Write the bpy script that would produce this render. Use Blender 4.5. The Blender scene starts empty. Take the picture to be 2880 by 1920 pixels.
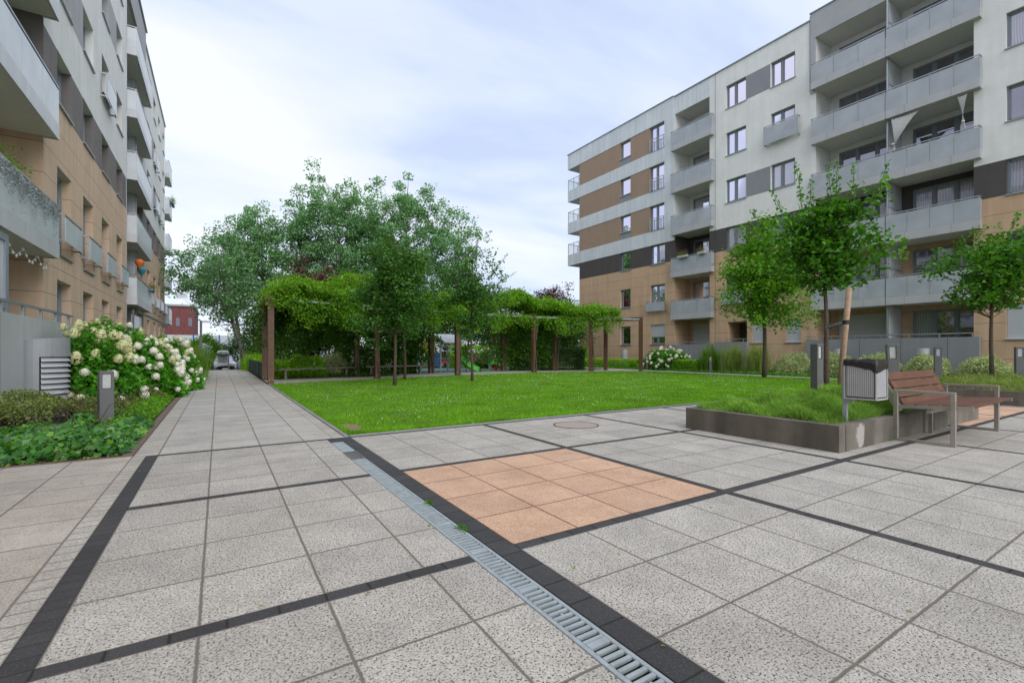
import bpy, math, random
import numpy as np
from mathutils import Vector, Matrix
R=math.radians
random.seed(7)
S=bpy.context.scene
COL=S.collection
# ------------------------------------------------ camera
cam=bpy.data.cameras.new('camera'); co=bpy.data.objects.new('camera',cam); COL.objects.link(co)
co.location=(-1.5,-2.37,1.16); co.rotation_euler=(R(90),0,R(-32.15))
cam.sensor_width=36; cam.lens=36*1312.6/2880; cam.shift_y=27/2880; cam.clip_end=2000; cam.clip_start=.05
S.camera=co
# ------------------------------------------------ world
W=bpy.data.worlds.new('World'); S.world=W; W.use_nodes=True
nt=W.node_tree; N=nt.nodes; L=nt.links; N.clear()
SUN_EL,SUN_ROT=R(36),R(180)
sky=N.new('ShaderNodeTexSky'); sky.sky_type='NISHITA'; sky.sun_disc=False; sky.sun_elevation=SUN_EL; sky.sun_rotation=SUN_ROT
bg1=N.new('ShaderNodeBackground'); bg1.inputs[1].default_value=.09; L.new(sky.outputs[0],bg1.inputs[0])
tc=N.new('ShaderNodeTexCoord'); sep=N.new('ShaderNodeSeparateXYZ'); L.new(tc.outputs['Generated'],sep.inputs[0])
mz=N.new('ShaderNodeMath'); mz.operation='MAXIMUM'; L.new(sep.outputs[2],mz.inputs[0]); mz.inputs[1].default_value=0
ma=N.new('ShaderNodeMath'); ma.operation='ADD'; L.new(mz.outputs[0],ma.inputs[0]); ma.inputs[1].default_value=.22
dv=N.new('ShaderNodeVectorMath'); dv.operation='DIVIDE'; L.new(tc.outputs['Generated'],dv.inputs[0]); L.new(ma.outputs[0],dv.inputs[1])
mp=N.new('ShaderNodeMapping'); L.new(dv.outputs[0],mp.inputs[0]); mp.inputs['Rotation'].default_value=(0,0,R(35)); mp.inputs['Scale'].default_value=(.55,1.25,.6); mp.inputs['Location'].default_value=(.4,.9,0)
no=N.new('ShaderNodeTexNoise'); L.new(mp.outputs[0],no.inputs[0]); no.inputs['Scale'].default_value=1.15; no.inputs['Detail'].default_value=7; no.inputs['Roughness'].default_value=.52; no.inputs['Distortion'].default_value=.35
cr=N.new('ShaderNodeValToRGB'); L.new(no.outputs[0],cr.inputs[0]); e=cr.color_ramp.elements
e[0].position=.36; e[0].color=(.50,.59,.79,1); e[1].position=.64; e[1].color=(.80,.825,.885,1)
m2=e.new(.46); m2.color=(.64,.71,.85,1)
bg2=N.new('ShaderNodeBackground'); bg2.inputs[1].default_value=.74; L.new(cr.outputs[0],bg2.inputs[0])
mx=N.new('ShaderNodeMixShader'); mx.inputs[0].default_value=.9; L.new(bg1.outputs[0],mx.inputs[1]); L.new(bg2.outputs[0],mx.inputs[2])
wo=N.new('ShaderNodeOutputWorld'); L.new(mx.outputs[0],wo.inputs[0])
# ------------------------------------------------ sun (overcast)
sl=bpy.data.lights.new('sun','SUN'); sl.energy=1.5; sl.angle=R(55); sl.color=(1,.97,.92)
so=bpy.data.objects.new('sun',sl); COL.objects.link(so)
sd=Vector((math.sin(SUN_ROT)*math.cos(SUN_EL),math.cos(SUN_ROT)*math.cos(SUN_EL),math.sin(SUN_EL)))
so.rotation_euler=(-sd).to_track_quat('-Z','Y').to_euler(); so.location=(0,-10,40)
S.view_settings.view_transform='Standard'; S.view_settings.look='None'; S.view_settings.gamma=1; S.view_settings.exposure=.82
S.render.engine='CYCLES'; S.cycles.max_bounces=6; S.cycles.transparent_max_bounces=10
# ------------------------------------------------ materials
MATS={}
def nodes(name):
    m=bpy.data.materials.new(name); m.use_nodes=True; MATS[name]=m
    t=m.node_tree; return m,t.nodes,t.links,t.nodes['Principled BSDF']
def mk(name,col,rough=.7,metal=0,var=.12,scale=6,bump=0,bscale=80,spec=None,streak=0,coat=0):
    m,n,l,p=nodes(name)
    p.inputs['Roughness'].default_value=rough; p.inputs['Metallic'].default_value=metal
    if spec is not None: p.inputs['Specular IOR Level'].default_value=spec
    if coat: p.inputs['Coat Weight'].default_value=coat; p.inputs['Coat Roughness'].default_value=.08
    tc=n.new('ShaderNodeTexCoord'); nz=n.new('ShaderNodeTexNoise'); l.new(tc.outputs['Object'],nz.inputs[0])
    nz.inputs['Scale'].default_value=scale; nz.inputs['Detail'].default_value=6; nz.inputs['Roughness'].default_value=.6
    r=n.new('ShaderNodeValToRGB'); l.new(nz.outputs[0],r.inputs[0])
    r.color_ramp.elements[0].position=.3; r.color_ramp.elements[1].position=.7
    r.color_ramp.elements[0].color=(*[c*(1-var) for c in col],1); r.color_ramp.elements[1].color=(*[min(1,c*(1+var*.8)) for c in col],1)
    out=r.outputs[0]
    if streak:
        mpn=n.new('ShaderNodeMapping'); l.new(tc.outputs['Object'],mpn.inputs[0]); mpn.inputs['Scale'].default_value=(1.6,1.6,.13)
        n2=n.new('ShaderNodeTexNoise'); l.new(mpn.outputs[0],n2.inputs[0]); n2.inputs['Scale'].default_value=2.2; n2.inputs['Detail'].default_value=5
        r2=n.new('ShaderNodeValToRGB'); l.new(n2.outputs[0],r2.inputs[0]); r2.color_ramp.elements[0].position=.35; r2.color_ramp.elements[1].position=.65
        r2.color_ramp.elements[0].color=(1-streak,)*3+(1,); r2.color_ramp.elements[1].color=(1,1,1,1)
        mm=n.new('ShaderNodeMixRGB'); mm.blend_type='MULTIPLY'; mm.inputs[0].default_value=1; l.new(out,mm.inputs[1]); l.new(r2.outputs[0],mm.inputs[2]); out=mm.outputs[0]
    l.new(out,p.inputs['Base Color'])
    if bump:
        b=n.new('ShaderNodeBump'); b.inputs['Strength'].default_value=bump; b.inputs['Distance'].default_value=.01
        n3=n.new('ShaderNodeTexNoise'); l.new(tc.outputs['Object'],n3.inputs[0]); n3.inputs['Scale'].default_value=bscale; n3.inputs['Detail'].default_value=3
        l.new(n3.outputs[0],b.inputs['Height']); l.new(b.outputs[0],p.inputs['Normal'])
    m['_out']='' ; m['_keep']=out.node.name
    return m
def groove(m,z0,pitch,w=.014,dark=.3):
    """thin recessed joint lines at regular heights"""
    n=m.node_tree.nodes; l=m.node_tree.links; p=n['Principled BSDF']
    src=p.inputs['Base Color'].links[0].from_socket
    g=n.new('ShaderNodeNewGeometry'); s=n.new('ShaderNodeSeparateXYZ'); l.new(g.outputs['Position'],s.inputs[0])
    a=n.new('ShaderNodeMath'); a.operation='SUBTRACT'; l.new(s.outputs[2],a.inputs[0]); a.inputs[1].default_value=z0-w/2
    b=n.new('ShaderNodeMath'); b.operation='FLOORED_MODULO'; l.new(a.outputs[0],b.inputs[0]); b.inputs[1].default_value=pitch
    c=n.new('ShaderNodeMath'); c.operation='LESS_THAN'; l.new(b.outputs[0],c.inputs[0]); c.inputs[1].default_value=w
    mm=n.new('ShaderNodeMixRGB'); mm.blend_type='MULTIPLY'; l.new(c.outputs[0],mm.inputs[0]); l.new(src,mm.inputs[1]); mm.inputs[2].default_value=(dark,dark,dark,1)
    l.new(mm.outputs[0],p.inputs['Base Color'])
def vjoint(m,pitch,off=0,w=.018,dark=.55):
    n=m.node_tree.nodes; l=m.node_tree.links; p=n['Principled BSDF']
    src=p.inputs['Base Color'].links[0].from_socket
    g=n.new('ShaderNodeNewGeometry'); s=n.new('ShaderNodeSeparateXYZ'); l.new(g.outputs['Position'],s.inputs[0])
    a=n.new('ShaderNodeMath'); a.operation='ADD'; l.new(s.outputs[1],a.inputs[0]); a.inputs[1].default_value=off
    b=n.new('ShaderNodeMath'); b.operation='FLOORED_MODULO'; l.new(a.outputs[0],b.inputs[0]); b.inputs[1].default_value=pitch
    c=n.new('ShaderNodeMath'); c.operation='LESS_THAN'; l.new(b.outputs[0],c.inputs[0]); c.inputs[1].default_value=w
    mm=n.new('ShaderNodeMixRGB'); mm.blend_type='MULTIPLY'; l.new(c.outputs[0],mm.inputs[0]); l.new(src,mm.inputs[1]); mm.inputs[2].default_value=(dark,dark,dark,1)
    l.new(mm.outputs[0],p.inputs['Base Color'])
M={}
M['beigeR']=mk('beige_render_right',(.62,.425,.275),.9,var=.06,scale=1.5,bump=.3,bscale=150,streak=.13); groove(M['beigeR'],7.41,.73)
M['beigeL']=mk('beige_render_left',(.70,.51,.36),.9,var=.06,scale=1.5,bump=.3,bscale=150,streak=.12); groove(M['beigeL'],7.72,.73)
M['brown']=mk('brown_render',(.37,.26,.185),.9,var=.05,scale=2,bump=.3,bscale=150,streak=.06)
M['white']=mk('white_render',(.82,.82,.79),.9,var=.06,scale=1.2,bump=.3,bscale=150,streak=.07)
M['dark']=mk('dark_grey_render',(.085,.075,.072),.85,var=.08,scale=2,bump=.3,bscale=150,streak=.08)
M['darkL']=mk('taupe_grey_render',(.20,.18,.172),.85,var=.08,scale=2,bump=.3,bscale=150,streak=.08)
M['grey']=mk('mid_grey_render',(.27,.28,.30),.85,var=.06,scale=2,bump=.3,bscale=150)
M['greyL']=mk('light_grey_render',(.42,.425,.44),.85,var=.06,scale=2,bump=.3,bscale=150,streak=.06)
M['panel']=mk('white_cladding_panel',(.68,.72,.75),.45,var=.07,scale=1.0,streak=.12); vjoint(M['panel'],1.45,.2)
M['fasciaL']=mk('fascia_panel_sky_sheen',(.60,.61,.64),.4,var=.05,scale=1.5,streak=.08); vjoint(M['fasciaL'],1.6,.3)  # left fascia: sky reflection at grazing view painted in as a lighter colour
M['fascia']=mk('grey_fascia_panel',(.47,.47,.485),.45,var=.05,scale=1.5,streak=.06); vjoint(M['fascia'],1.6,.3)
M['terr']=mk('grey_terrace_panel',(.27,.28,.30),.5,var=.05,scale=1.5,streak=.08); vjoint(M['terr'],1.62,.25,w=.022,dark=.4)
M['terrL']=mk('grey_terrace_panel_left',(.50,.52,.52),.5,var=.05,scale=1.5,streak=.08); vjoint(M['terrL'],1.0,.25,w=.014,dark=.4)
M['soffit']=mk('soffit_render',(.66,.65,.60),.9,var=.05)
M['steel']=mk('grey_steel',(.40,.43,.46),.42,.6,var=.06,scale=12)
M['galv']=mk('galvanised_steel',(.36,.41,.44),.5,.35,var=.18,scale=14,bump=.15,bscale=60)
M['inox']=mk('brushed_steel',(.42,.40,.37),.38,.75,var=.14,scale=9,bump=.05,bscale=200)
M['frame']=mk('window_frame_grey',(.19,.22,.25),.45,var=.04)
M['frameL']=mk('window_frame_light',(.27,.31,.35),.45,var=.04)
M['bollard']=mk('bollard_grey_paint',(.13,.13,.135),.5,var=.08,scale=5,streak=.12)
M['lampglass']=mk('bollard_lens',(.48,.49,.50),.25,var=.1,scale=20)
M['vent']=mk('vent_grey_paint',(.32,.33,.35),.45,.2,var=.07,scale=4,streak=.1)
M['ventlight']=mk('vent_light_paint',(.45,.46,.48),.45,.2,var=.07)
M['black']=mk('dark_void',(.012,.012,.013),.9)
M['concrete']=mk('planter_concrete',(.155,.14,.115),.85,var=.22,scale=3.5,bump=.5,bscale=50,streak=.35)
M['wood']=mk('dark_stained_timber',(.125,.062,.036),.55,var=.3,scale=7,bump=.3,bscale=40,streak=.25)
M['slat']=mk('bench_hardwood',(.12,.050,.031),.5,var=.3,scale=9,bump=.2,bscale=60)
M['stake']=mk('pale_stake_wood',(.34,.235,.155),.8,var=.3,scale=9,bump=.5,bscale=30,streak=.3)
M['bark']=mk('tree_bark',(.085,.062,.045),.95,var=.4,scale=18,bump=1,bscale=45)
M['barkpale']=mk('poplar_bark',(.14,.135,.115),.95,var=.35,scale=5,bump=1,bscale=10)
M['bag']=mk('black_bin_liner',(.012,.012,.014),.3,var=.3,scale=9,bump=1.0,bscale=24)
M['mhfill']=mk('manhole_infill',(.33,.285,.255),.85,var=.12,scale=30,bump=.3)
M['dirt']=mk('dry_dirt',(.24,.17,.11),.95,var=.3,scale=30,bump=.8)
M['soil']=mk('planting_soil',(.05,.032,.02),.95,var=.5,scale=25,bump=1,bscale=60)
M['earth']=mk('earth_with_low_growth',(.045,.065,.02),.95,var=.4,scale=2)
M['lawnbase']=mk('lawn_surface',(.08,.20,.008),.95,var=.35,scale=3,bump=1,bscale=90)
M['asphalt']=mk('asphalt',(.06,.06,.062),.9,var=.15,scale=3,bump=.5)
M['kerb']=mk('kerb_brown_brick',(.16,.115,.09),.9,var=.2,scale=12,bump=.5)
M['brick']=mk('red_brick',(.15,.048,.048),.9,var=.2,scale=2)
M['whitewall']=mk('pale_fence_panel',(.55,.60,.66),.7,var=.08)
M['playgreen']=mk('rubber_green',(.16,.27,.16),.9,var=.12,scale=4)
M['playblue']=mk('rubber_blue',(.13,.25,.33),.9,var=.12,scale=4)
M['pgreen']=mk('plastic_green',(.07,.55,.04),.35,var=.05)
M['pblue']=mk('plastic_blue',(.01,.09,.34),.35,var=.05)
M['pyellow']=mk('plastic_yellow',(.75,.68,.02),.35,var=.05)
M['pred']=mk('plastic_red',(.45,.02,.02),.35,var=.05)
M['porange']=mk('orange_fabric',(.65,.16,.03),.6)
M['pteal']=mk('teal_fabric',(.03,.25,.30),.6)
M['pwhite']=mk('pale_panel',(.70,.74,.80),.4)
M['cloth']=mk('white_curtain_cloth',(.75,.74,.74),.9,var=.08,scale=10)
M['fencegreen']=mk('green_mesh_fence',(.012,.06,.045),.7,var=.2,scale=20)
M['carsilver']=mk('silver_car_paint',(.50,.50,.55),.25,.4,coat=1)
M['carwhite']=mk('white_car_paint',(.70,.72,.74),.25,.0,coat=1)
M['carglass']=mk('car_glass',(.22,.21,.27),.08,.3)
M['rubber']=mk('tyre_rubber',(.02,.02,.02),.8)
M['headlight']=mk('headlight_glass',(.65,.67,.7),.1,.3)
M['iron']=mk('cast_iron_ring',(.10,.055,.045),.8,var=.3,scale=20)
M['bulb']=mk('bulb_white',(.8,.8,.76),.3)
M['pot']=mk('teal_flower_pot',(.10,.20,.22),.5)
# tiled paving, uses a per-corner uv in tile units
def paving(name,c1,c2,spk,joint=(.15,.135,.115),jw=.014,tilevar=.07,spscale=95,jdark=.25,spthr=.40):
    m,n,l,p=nodes(name); p.inputs['Roughness'].default_value=.82
    uv=n.new('ShaderNodeUVMap'); uv.uv_map='UVMap'
    tc=n.new('ShaderNodeTexCoord')
    # wobbled uv for the joints
    nw=n.new('ShaderNodeTexNoise'); l.new(tc.outputs['Object'],nw.inputs[0]); nw.inputs['Scale'].default_value=22
    vs=n.new('ShaderNodeVectorMath'); vs.operation='SCALE'; l.new(nw.outputs['Color'],vs.inputs[0]); vs.inputs['Scale'].default_value=.018
    va=n.new('ShaderNodeVectorMath'); va.operation='ADD'; l.new(uv.outputs[0],va.inputs[0]); l.new(vs.outputs[0],va.inputs[1])
    vb=n.new('ShaderNodeVectorMath'); vb.operation='SUBTRACT'; l.new(va.outputs[0],vb.inputs[0]); vb.inputs[1].default_value=(.009,.009,.009)
    sp=n.new('ShaderNodeSeparateXYZ'); l.new(vb.outputs[0],sp.inputs[0])
    def dist(o):
        f=n.new('ShaderNodeMath'); f.operation='FRACT'; l.new(o,f.inputs[0])
        s=n.new('ShaderNodeMath'); s.operation='SUBTRACT'; l.new(f.outputs[0],s.inputs[0]); s.inputs[1].default_value=.5
        a=n.new('ShaderNodeMath'); a.operation='ABSOLUTE'; l.new(s.outputs[0],a.inputs[0]); return a.outputs[0]
    mxm=n.new('ShaderNodeMath'); mxm.operation='MAXIMUM'; l.new(dist(sp.outputs[0]),mxm.inputs[0]); l.new(dist(sp.outputs[1]),mxm.inputs[1])
    jm=n.new('ShaderNodeMapRange'); l.new(mxm.outputs[0],jm.inputs[0]); jm.inputs[1].default_value=.5-jw*1.3; jm.inputs[2].default_value=.5-jw*.45
    # tile id
    fl=n.new('ShaderNodeVectorMath'); fl.operation='FLOOR'; l.new(uv.outputs[0],fl.inputs[0])
    wn=n.new('ShaderNodeTexWhiteNoise'); wn.noise_dimensions='2D'; l.new(fl.outputs[0],wn.inputs[0])
    big=n.new('ShaderNodeTexNoise'); l.new(tc.outputs['Object'],big.inputs[0]); big.inputs['Scale'].default_value=1.1; big.inputs['Detail'].default_value=5
    fine=n.new('ShaderNodeTexNoise'); l.new(tc.outputs['Object'],fine.inputs[0]); fine.inputs['Scale'].default_value=spscale; fine.inputs['Detail'].default_value=3; fine.inputs['Roughness'].default_value=.65
    vo=n.new('ShaderNodeTexVoronoi'); l.new(tc.outputs['Object'],vo.inputs[0]); vo.inputs['Scale'].default_value=spscale*1.3
    cr=n.new('ShaderNodeValToRGB'); l.new(big.outputs[0],cr.inputs[0]); cr.color_ramp.elements[0].position=.3; cr.color_ramp.elements[1].position=.7
    cr.color_ramp.elements[0].color=(*c1,1); cr.color_ramp.elements[1].color=(*c2,1)
    # tile brightness
    tb=n.new('ShaderNodeMapRange'); l.new(wn.outputs[0],tb.inputs[0]); tb.inputs[3].default_value=1-tilevar; tb.inputs[4].default_value=1+tilevar
    m1=n.new('ShaderNodeVectorMath'); m1.operation='SCALE'; l.new(cr.outputs[0],m1.inputs[0]); l.new(tb.outputs[0],m1.inputs['Scale'])
    # speckles
    sr=n.new('ShaderNodeValToRGB'); l.new(fine.outputs[0],sr.inputs[0]); sr.color_ramp.elements[0].position=spthr-.03; sr.color_ramp.elements[0].color=(1,1,1,1); sr.color_ramp.elements[1].position=spthr+.02; sr.color_ramp.elements[1].color=(0,0,0,1)
    m2=n.new('ShaderNodeMixRGB'); l.new(sr.outputs[0],m2.inputs[0]); l.new(m1.outputs[0],m2.inputs[1]); m2.inputs[2].default_value=(*spk,1)
    vr=n.new('ShaderNodeMapRange'); l.new(vo.outputs['Color'],vr.inputs[0]); vr.inputs[3].default_value=.74; vr.inputs[4].default_value=1.24
    m3=n.new('ShaderNodeVectorMath'); m3.operation='SCALE'; l.new(m2.outputs[0],m3.inputs[0]); l.new(vr.outputs[0],m3.inputs['Scale'])
    # stains
    st=n.new('ShaderNodeTexNoise'); l.new(tc.outputs['Object'],st.inputs[0]); st.inputs['Scale'].default_value=2.6; st.inputs['Detail'].default_value=8; st.inputs['Roughness'].default_value=.7
    stx=n.new('ShaderNodeMapRange'); l.new(st.outputs[0],stx.inputs[0]); stx.inputs[1].default_value=.35; stx.inputs[2].default_value=.6; stx.inputs[3].default_value=.82; stx.inputs[4].default_value=1.03
    m4=n.new('ShaderNodeVectorMath'); m4.operation='SCALE'; l.new(m3.outputs[0],m4.inputs[0]); l.new(stx.outputs[0],m4.inputs['Scale'])
    m5=n.new('ShaderNodeMixRGB'); l.new(jm.outputs[0],m5.inputs[0]); l.new(m4.outputs[0],m5.inputs[1]); m5.inputs[2].default_value=(*joint,1)
    l.new(m5.outputs[0],p.inputs['Base Color'])
    hh=n.new('ShaderNodeMath'); hh.operation='SUBTRACT'; l.new(fine.outputs[0],hh.inputs[0]); l.new(jm.outputs[0],hh.inputs[1])
    b=n.new('ShaderNodeBump'); b.inputs['Strength'].default_value=.6; b.inputs['Distance'].default_value=.006; l.new(hh.outputs[0],b.inputs['Height']); l.new(b.outputs[0],p.inputs['Normal'])
    M[name]=m; return m
paving('paving_light',(.42,.395,.36),(.485,.46,.425),(.07,.07,.068),spthr=.435,spscale=100,jw=.014,tilevar=.075)
paving('paving_warm',(.41,.37,.32),(.46,.42,.375),(.10,.09,.08),spthr=.39,spscale=110)
paving('paving_orange',(.53,.34,.23),(.595,.395,.28),(.32,.18,.11),spthr=.40,joint=(.17,.09,.055))
paving('paving_band',(.036,.036,.039),(.048,.048,.052),(.13,.13,.13),joint=(.014,.013,.012),jw=.03,tilevar=.16,spthr=.375,spscale=130)
paving('paving_edge',(.43,.40,.36),(.47,.445,.40),(.12,.11,.10),jw=.05,tilevar=.06,spthr=.40,joint=(.20,.175,.15))
paving('path_far',(.41,.39,.36),(.46,.44,.41),(.2,.19,.18),spthr=.38)
def leafmat(name,cols,rough=.5,trans=.3,spec=.35,tcol=None,k=1.7):
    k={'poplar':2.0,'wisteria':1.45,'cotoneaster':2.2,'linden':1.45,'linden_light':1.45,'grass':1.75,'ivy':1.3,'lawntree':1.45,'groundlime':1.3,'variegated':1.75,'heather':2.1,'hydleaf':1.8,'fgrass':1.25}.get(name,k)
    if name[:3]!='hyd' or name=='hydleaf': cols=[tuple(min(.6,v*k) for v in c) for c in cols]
    m,n,l,p=nodes(name); p.inputs['Roughness'].default_value=rough; p.inputs['Specular IOR Level'].default_value=spec
    g=n.new('ShaderNodeNewGeometry'); cr=n.new('ShaderNodeValToRGB'); l.new(g.outputs['Random Per Island'],cr.inputs[0])
    el=cr.color_ramp.elements
    el[0].position=0; el[0].color=(*cols[0],1); el[1].position=1; el[1].color=(*cols[-1],1)
    for i,c in enumerate(cols[1:-1]): x=el.new((i+1)/(len(cols)-1)); x.color=(*c,1)
    tc=n.new('ShaderNodeTexCoord'); nz=n.new('ShaderNodeTexNoise'); l.new(tc.outputs['Object'],nz.inputs[0]); nz.inputs['Scale'].default_value=1.3; nz.inputs['Detail'].default_value=2
    mr=n.new('ShaderNodeMapRange'); l.new(nz.outputs[0],mr.inputs[0]); mr.inputs[1].default_value=.3; mr.inputs[2].default_value=.7; mr.inputs[3].default_value=.78; mr.inputs[4].default_value=1.25
    sc=n.new('ShaderNodeVectorMath'); sc.operation='SCALE'; l.new(cr.outputs[0],sc.inputs[0]); l.new(mr.outputs[0],sc.inputs['Scale'])
    l.new(sc.outputs[0],p.inputs['Base Color'])
    tb=n.new('ShaderNodeBsdfTranslucent'); s2=n.new('ShaderNodeVectorMath'); s2.operation='MULTIPLY'; l.new(sc.outputs[0],s2.inputs[0]); s2.inputs[1].default_value=tcol or (1.5,1.5,.8)
    l.new(s2.outputs[0],tb.inputs[0]); ms=n.new('ShaderNodeMixShader'); ms.inputs[0].default_value=trans; l.new(p.outputs[0],ms.inputs[1]); l.new(tb.outputs[0],ms.inputs[2])
    l.new(ms.outputs[0],n['Material Output'].inputs[0]); M[name]=m; return m
leafmat('grass',[(.05,.13,.004),(.08,.19,.006),(.13,.255,.010),(.065,.16,.005)],.6,.35)
leafmat('clover',[(.55,.55,.40),(.62,.60,.50)],.8,.2)
leafmat('linden',[(.022,.075,.006),(.045,.14,.010),(.07,.20,.015),(.03,.10,.010)],.45,.35)
leafmat('linden_light',[(.05,.13,.010),(.08,.21,.012),(.13,.27,.02),(.04,.12,.010)],.45,.4)
leafmat('lawntree',[(.025,.075,.014),(.04,.115,.018),(.065,.155,.025),(.03,.09,.018)],.5,.3)
leafmat('poplar',[(.05,.115,.040),(.08,.165,.065),(.135,.24,.12),(.045,.095,.038)],.4,.35,tcol=(1.3,1.45,.9))
leafmat('darktree',[(.022,.055,.014),(.04,.09,.02),(.06,.13,.025)],.5,.3)
leafmat('plum',[(.045,.012,.018),(.075,.02,.025),(.06,.03,.03)],.5,.25,tcol=(1.3,.7,.7))
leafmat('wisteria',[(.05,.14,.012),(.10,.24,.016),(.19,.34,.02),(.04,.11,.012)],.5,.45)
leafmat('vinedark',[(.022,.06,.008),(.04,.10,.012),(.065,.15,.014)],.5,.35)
leafmat('ivy',[(.014,.075,.012),(.03,.13,.015),(.06,.20,.02),(.012,.06,.02),(.14,.28,.02)],.3,.25,spec=.5)
leafmat('cotoneaster',[(.05,.075,.012),(.085,.11,.022),(.12,.15,.035),(.035,.06,.012),(.13,.12,.06)],.5,.25)
leafmat('groundlime',[(.06,.17,.008),(.10,.26,.012),(.15,.33,.02)],.5,.35)
leafmat('heather',[(.05,.115,.014),(.085,.17,.02),(.15,.25,.04),(.04,.09,.012)],.6,.3)
leafmat('heatherfar',[(.09,.14,.025),(.12,.18,.035),(.14,.155,.05)],.6,.3)
leafmat('hydleaf',[(.025,.10,.008),(.05,.17,.012),(.09,.25,.02)],.45,.35)
leafmat('hydflower',[(.84,.83,.72),(.90,.89,.82),(.82,.82,.62),(.92,.91,.86)],.7,.12,tcol=(1,1,.9))
leafmat('hydyellow',[(.72,.73,.36),(.82,.80,.52),(.66,.68,.32)],.7,.12,tcol=(1,1,.8))
leafmat('hydtwo',[(.70,.72,.52),(.80,.80,.70)],.7,.2,tcol=(1,1,.9))
leafmat('fgrass',[(.07,.17,.010),(.11,.23,.015),(.16,.28,.03)],.6,.4)
leafmat('fgrassdry',[(.10,.16,.03),(.15,.21,.05),(.20,.24,.07)],.6,.4)
leafmat('variegated',[(.20,.30,.09),(.32,.42,.17),(.45,.52,.28),(.12,.22,.05)],.55,.3)
leafmat('limehedge',[(.08,.19,.008),(.14,.29,.012),(.20,.36,.015)],.5,.35)
leafmat('yew',[(.015,.035,.010),(.025,.05,.014),(.04,.075,.02)],.6,.15)
leafmat('geranium',[(.65,.02,.06),(.75,.06,.12)],.6,.2,tcol=(1,.4,.4))
leafmat('whitegrey',[(.12,.14,.15),(.20,.22,.23),(.28,.31,.33)],.7,.1)
# glass variants
def glass(name,inner,refl=.32,curtain=0,blind=0):
    m,n,l,p=nodes(name); p.inputs['Roughness'].default_value=.6; p.inputs['Base Color'].default_value=(*inner,1)
    tc=n.new('ShaderNodeNewGeometry'); s=n.new('ShaderNodeSeparateXYZ'); l.new(tc.outputs['Position'],s.inputs[0])
    if curtain or blind:
        mu=n.new('ShaderNodeMath'); mu.operation='MULTIPLY'; l.new(s.outputs[1 if curtain else 2],mu.inputs[0]); mu.inputs[1].default_value=70 if curtain else 55
        nz=n.new('ShaderNodeTexNoise'); l.new(tc.outputs['Position'],nz.inputs[0]); nz.inputs['Scale'].default_value=1.5
        ad=n.new('ShaderNodeMath'); ad.operation='MULTIPLY_ADD'; l.new(nz.outputs[0],ad.inputs[0]); ad.inputs[1].default_value=14 if curtain else 0; l.new(mu.outputs[0],ad.inputs[2])
        sn=n.new('ShaderNodeMath'); sn.operation='SINE'; l.new(ad.outputs[0],sn.inputs[0])
        mr=n.new('ShaderNodeMapRange'); l.new(sn.outputs[0],mr.inputs[0]); mr.inputs[1].default_value=-1; mr.inputs[3].default_value=.68; mr.inputs[4].default_value=1.1
        sc=n.new('ShaderNodeVectorMath'); sc.operation='SCALE'; sc.inputs[0].default_value=inner; l.new(mr.outputs[0],sc.inputs['Scale']); l.new(sc.outputs[0],p.inputs['Base Color'])
    else:
        nz=n.new('ShaderNodeTexNoise'); l.new(tc.outputs['Position'],nz.inputs[0]); nz.inputs['Scale'].default_value=1.1; nz.inputs['Detail'].default_value=3
        r=n.new('ShaderNodeValToRGB'); l.new(nz.outputs[0],r.inputs[0]); r.color_ramp.elements[0].position=.42; r.color_ramp.elements[1].position=.62
        r.color_ramp.elements[0].color=(*[c*.5 for c in inner],1); r.color_ramp.elements[1].color=(*[min(1,c*2.2) for c in inner],1); l.new(r.outputs[0],p.inputs['Base Color'])
    gl=n.new('ShaderNodeBsdfGlossy'); gl.inputs['Roughness'].default_value=.02; gl.inputs[0].default_value=(.74,.71,.84,1)
    fr=n.new('ShaderNodeFresnel'); fr.inputs[0].default_value=1.7
    af=n.new('ShaderNodeMath'); af.operation='ADD'; af.use_clamp=True; l.new(fr.outputs[0],af.inputs[0]); af.inputs[1].default_value=refl
    ms=n.new('ShaderNodeMixShader'); l.new(af.outputs[0],ms.inputs[0]); l.new(p.outputs[0],ms.inputs[1]); l.new(gl.outputs[0],ms.inputs[2])
    l.new(ms.outputs[0],n['Material Output'].inputs[0]); M[name]=m
glass('glass_dark',(.035,.035,.04),.24)
glass('glass_curtain',(.34,.34,.38),.17,curtain=1)
glass('glass_blind',(.52,.53,.55),.15,blind=1)
def frosted(name,col,fac):
    m,n,l,p=nodes(name); p.inputs['Base Color'].default_value=(*col,1); p.inputs['Roughness'].default_value=.28
    tc=n.new('ShaderNodeTexCoord'); nz=n.new('ShaderNodeTexNoise'); l.new(tc.outputs['Object'],nz.inputs[0]); nz.inputs['Scale'].default_value=1.3; nz.inputs['Detail'].default_value=5
    r=n.new('ShaderNodeValToRGB'); l.new(nz.outputs[0],r.inputs[0]); r.color_ramp.elements[0].position=.35; r.color_ramp.elements[1].position=.65
    r.color_ramp.elements[0].color=(*[c*.9 for c in col],1); r.color_ramp.elements[1].color=(*[min(1,c*1.07) for c in col],1); l.new(r.outputs[0],p.inputs['Base Color'])
    t=n.new('ShaderNodeBsdfTransparent'); ms=n.new('ShaderNodeMixShader'); ms.inputs[0].default_value=fac; l.new(p.outputs[0],ms.inputs[1]); l.new(t.outputs[0],ms.inputs[2]); l.new(ms.outputs[0],n['Material Output'].inputs[0]); M[name]=m
frosted('frosted',(.475,.51,.55),.20); frosted('frostedL',(.66,.70,.74),.06); frosted('clearglass',(.55,.60,.62),.88); frosted('frostwhite',(.62,.65,.68),.05)  # frostedL: base colour lightened to stand in for grazing sky reflection
m,n,l,p=nodes('shutter_slats'); p.inputs['Roughness'].default_value=.5
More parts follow.
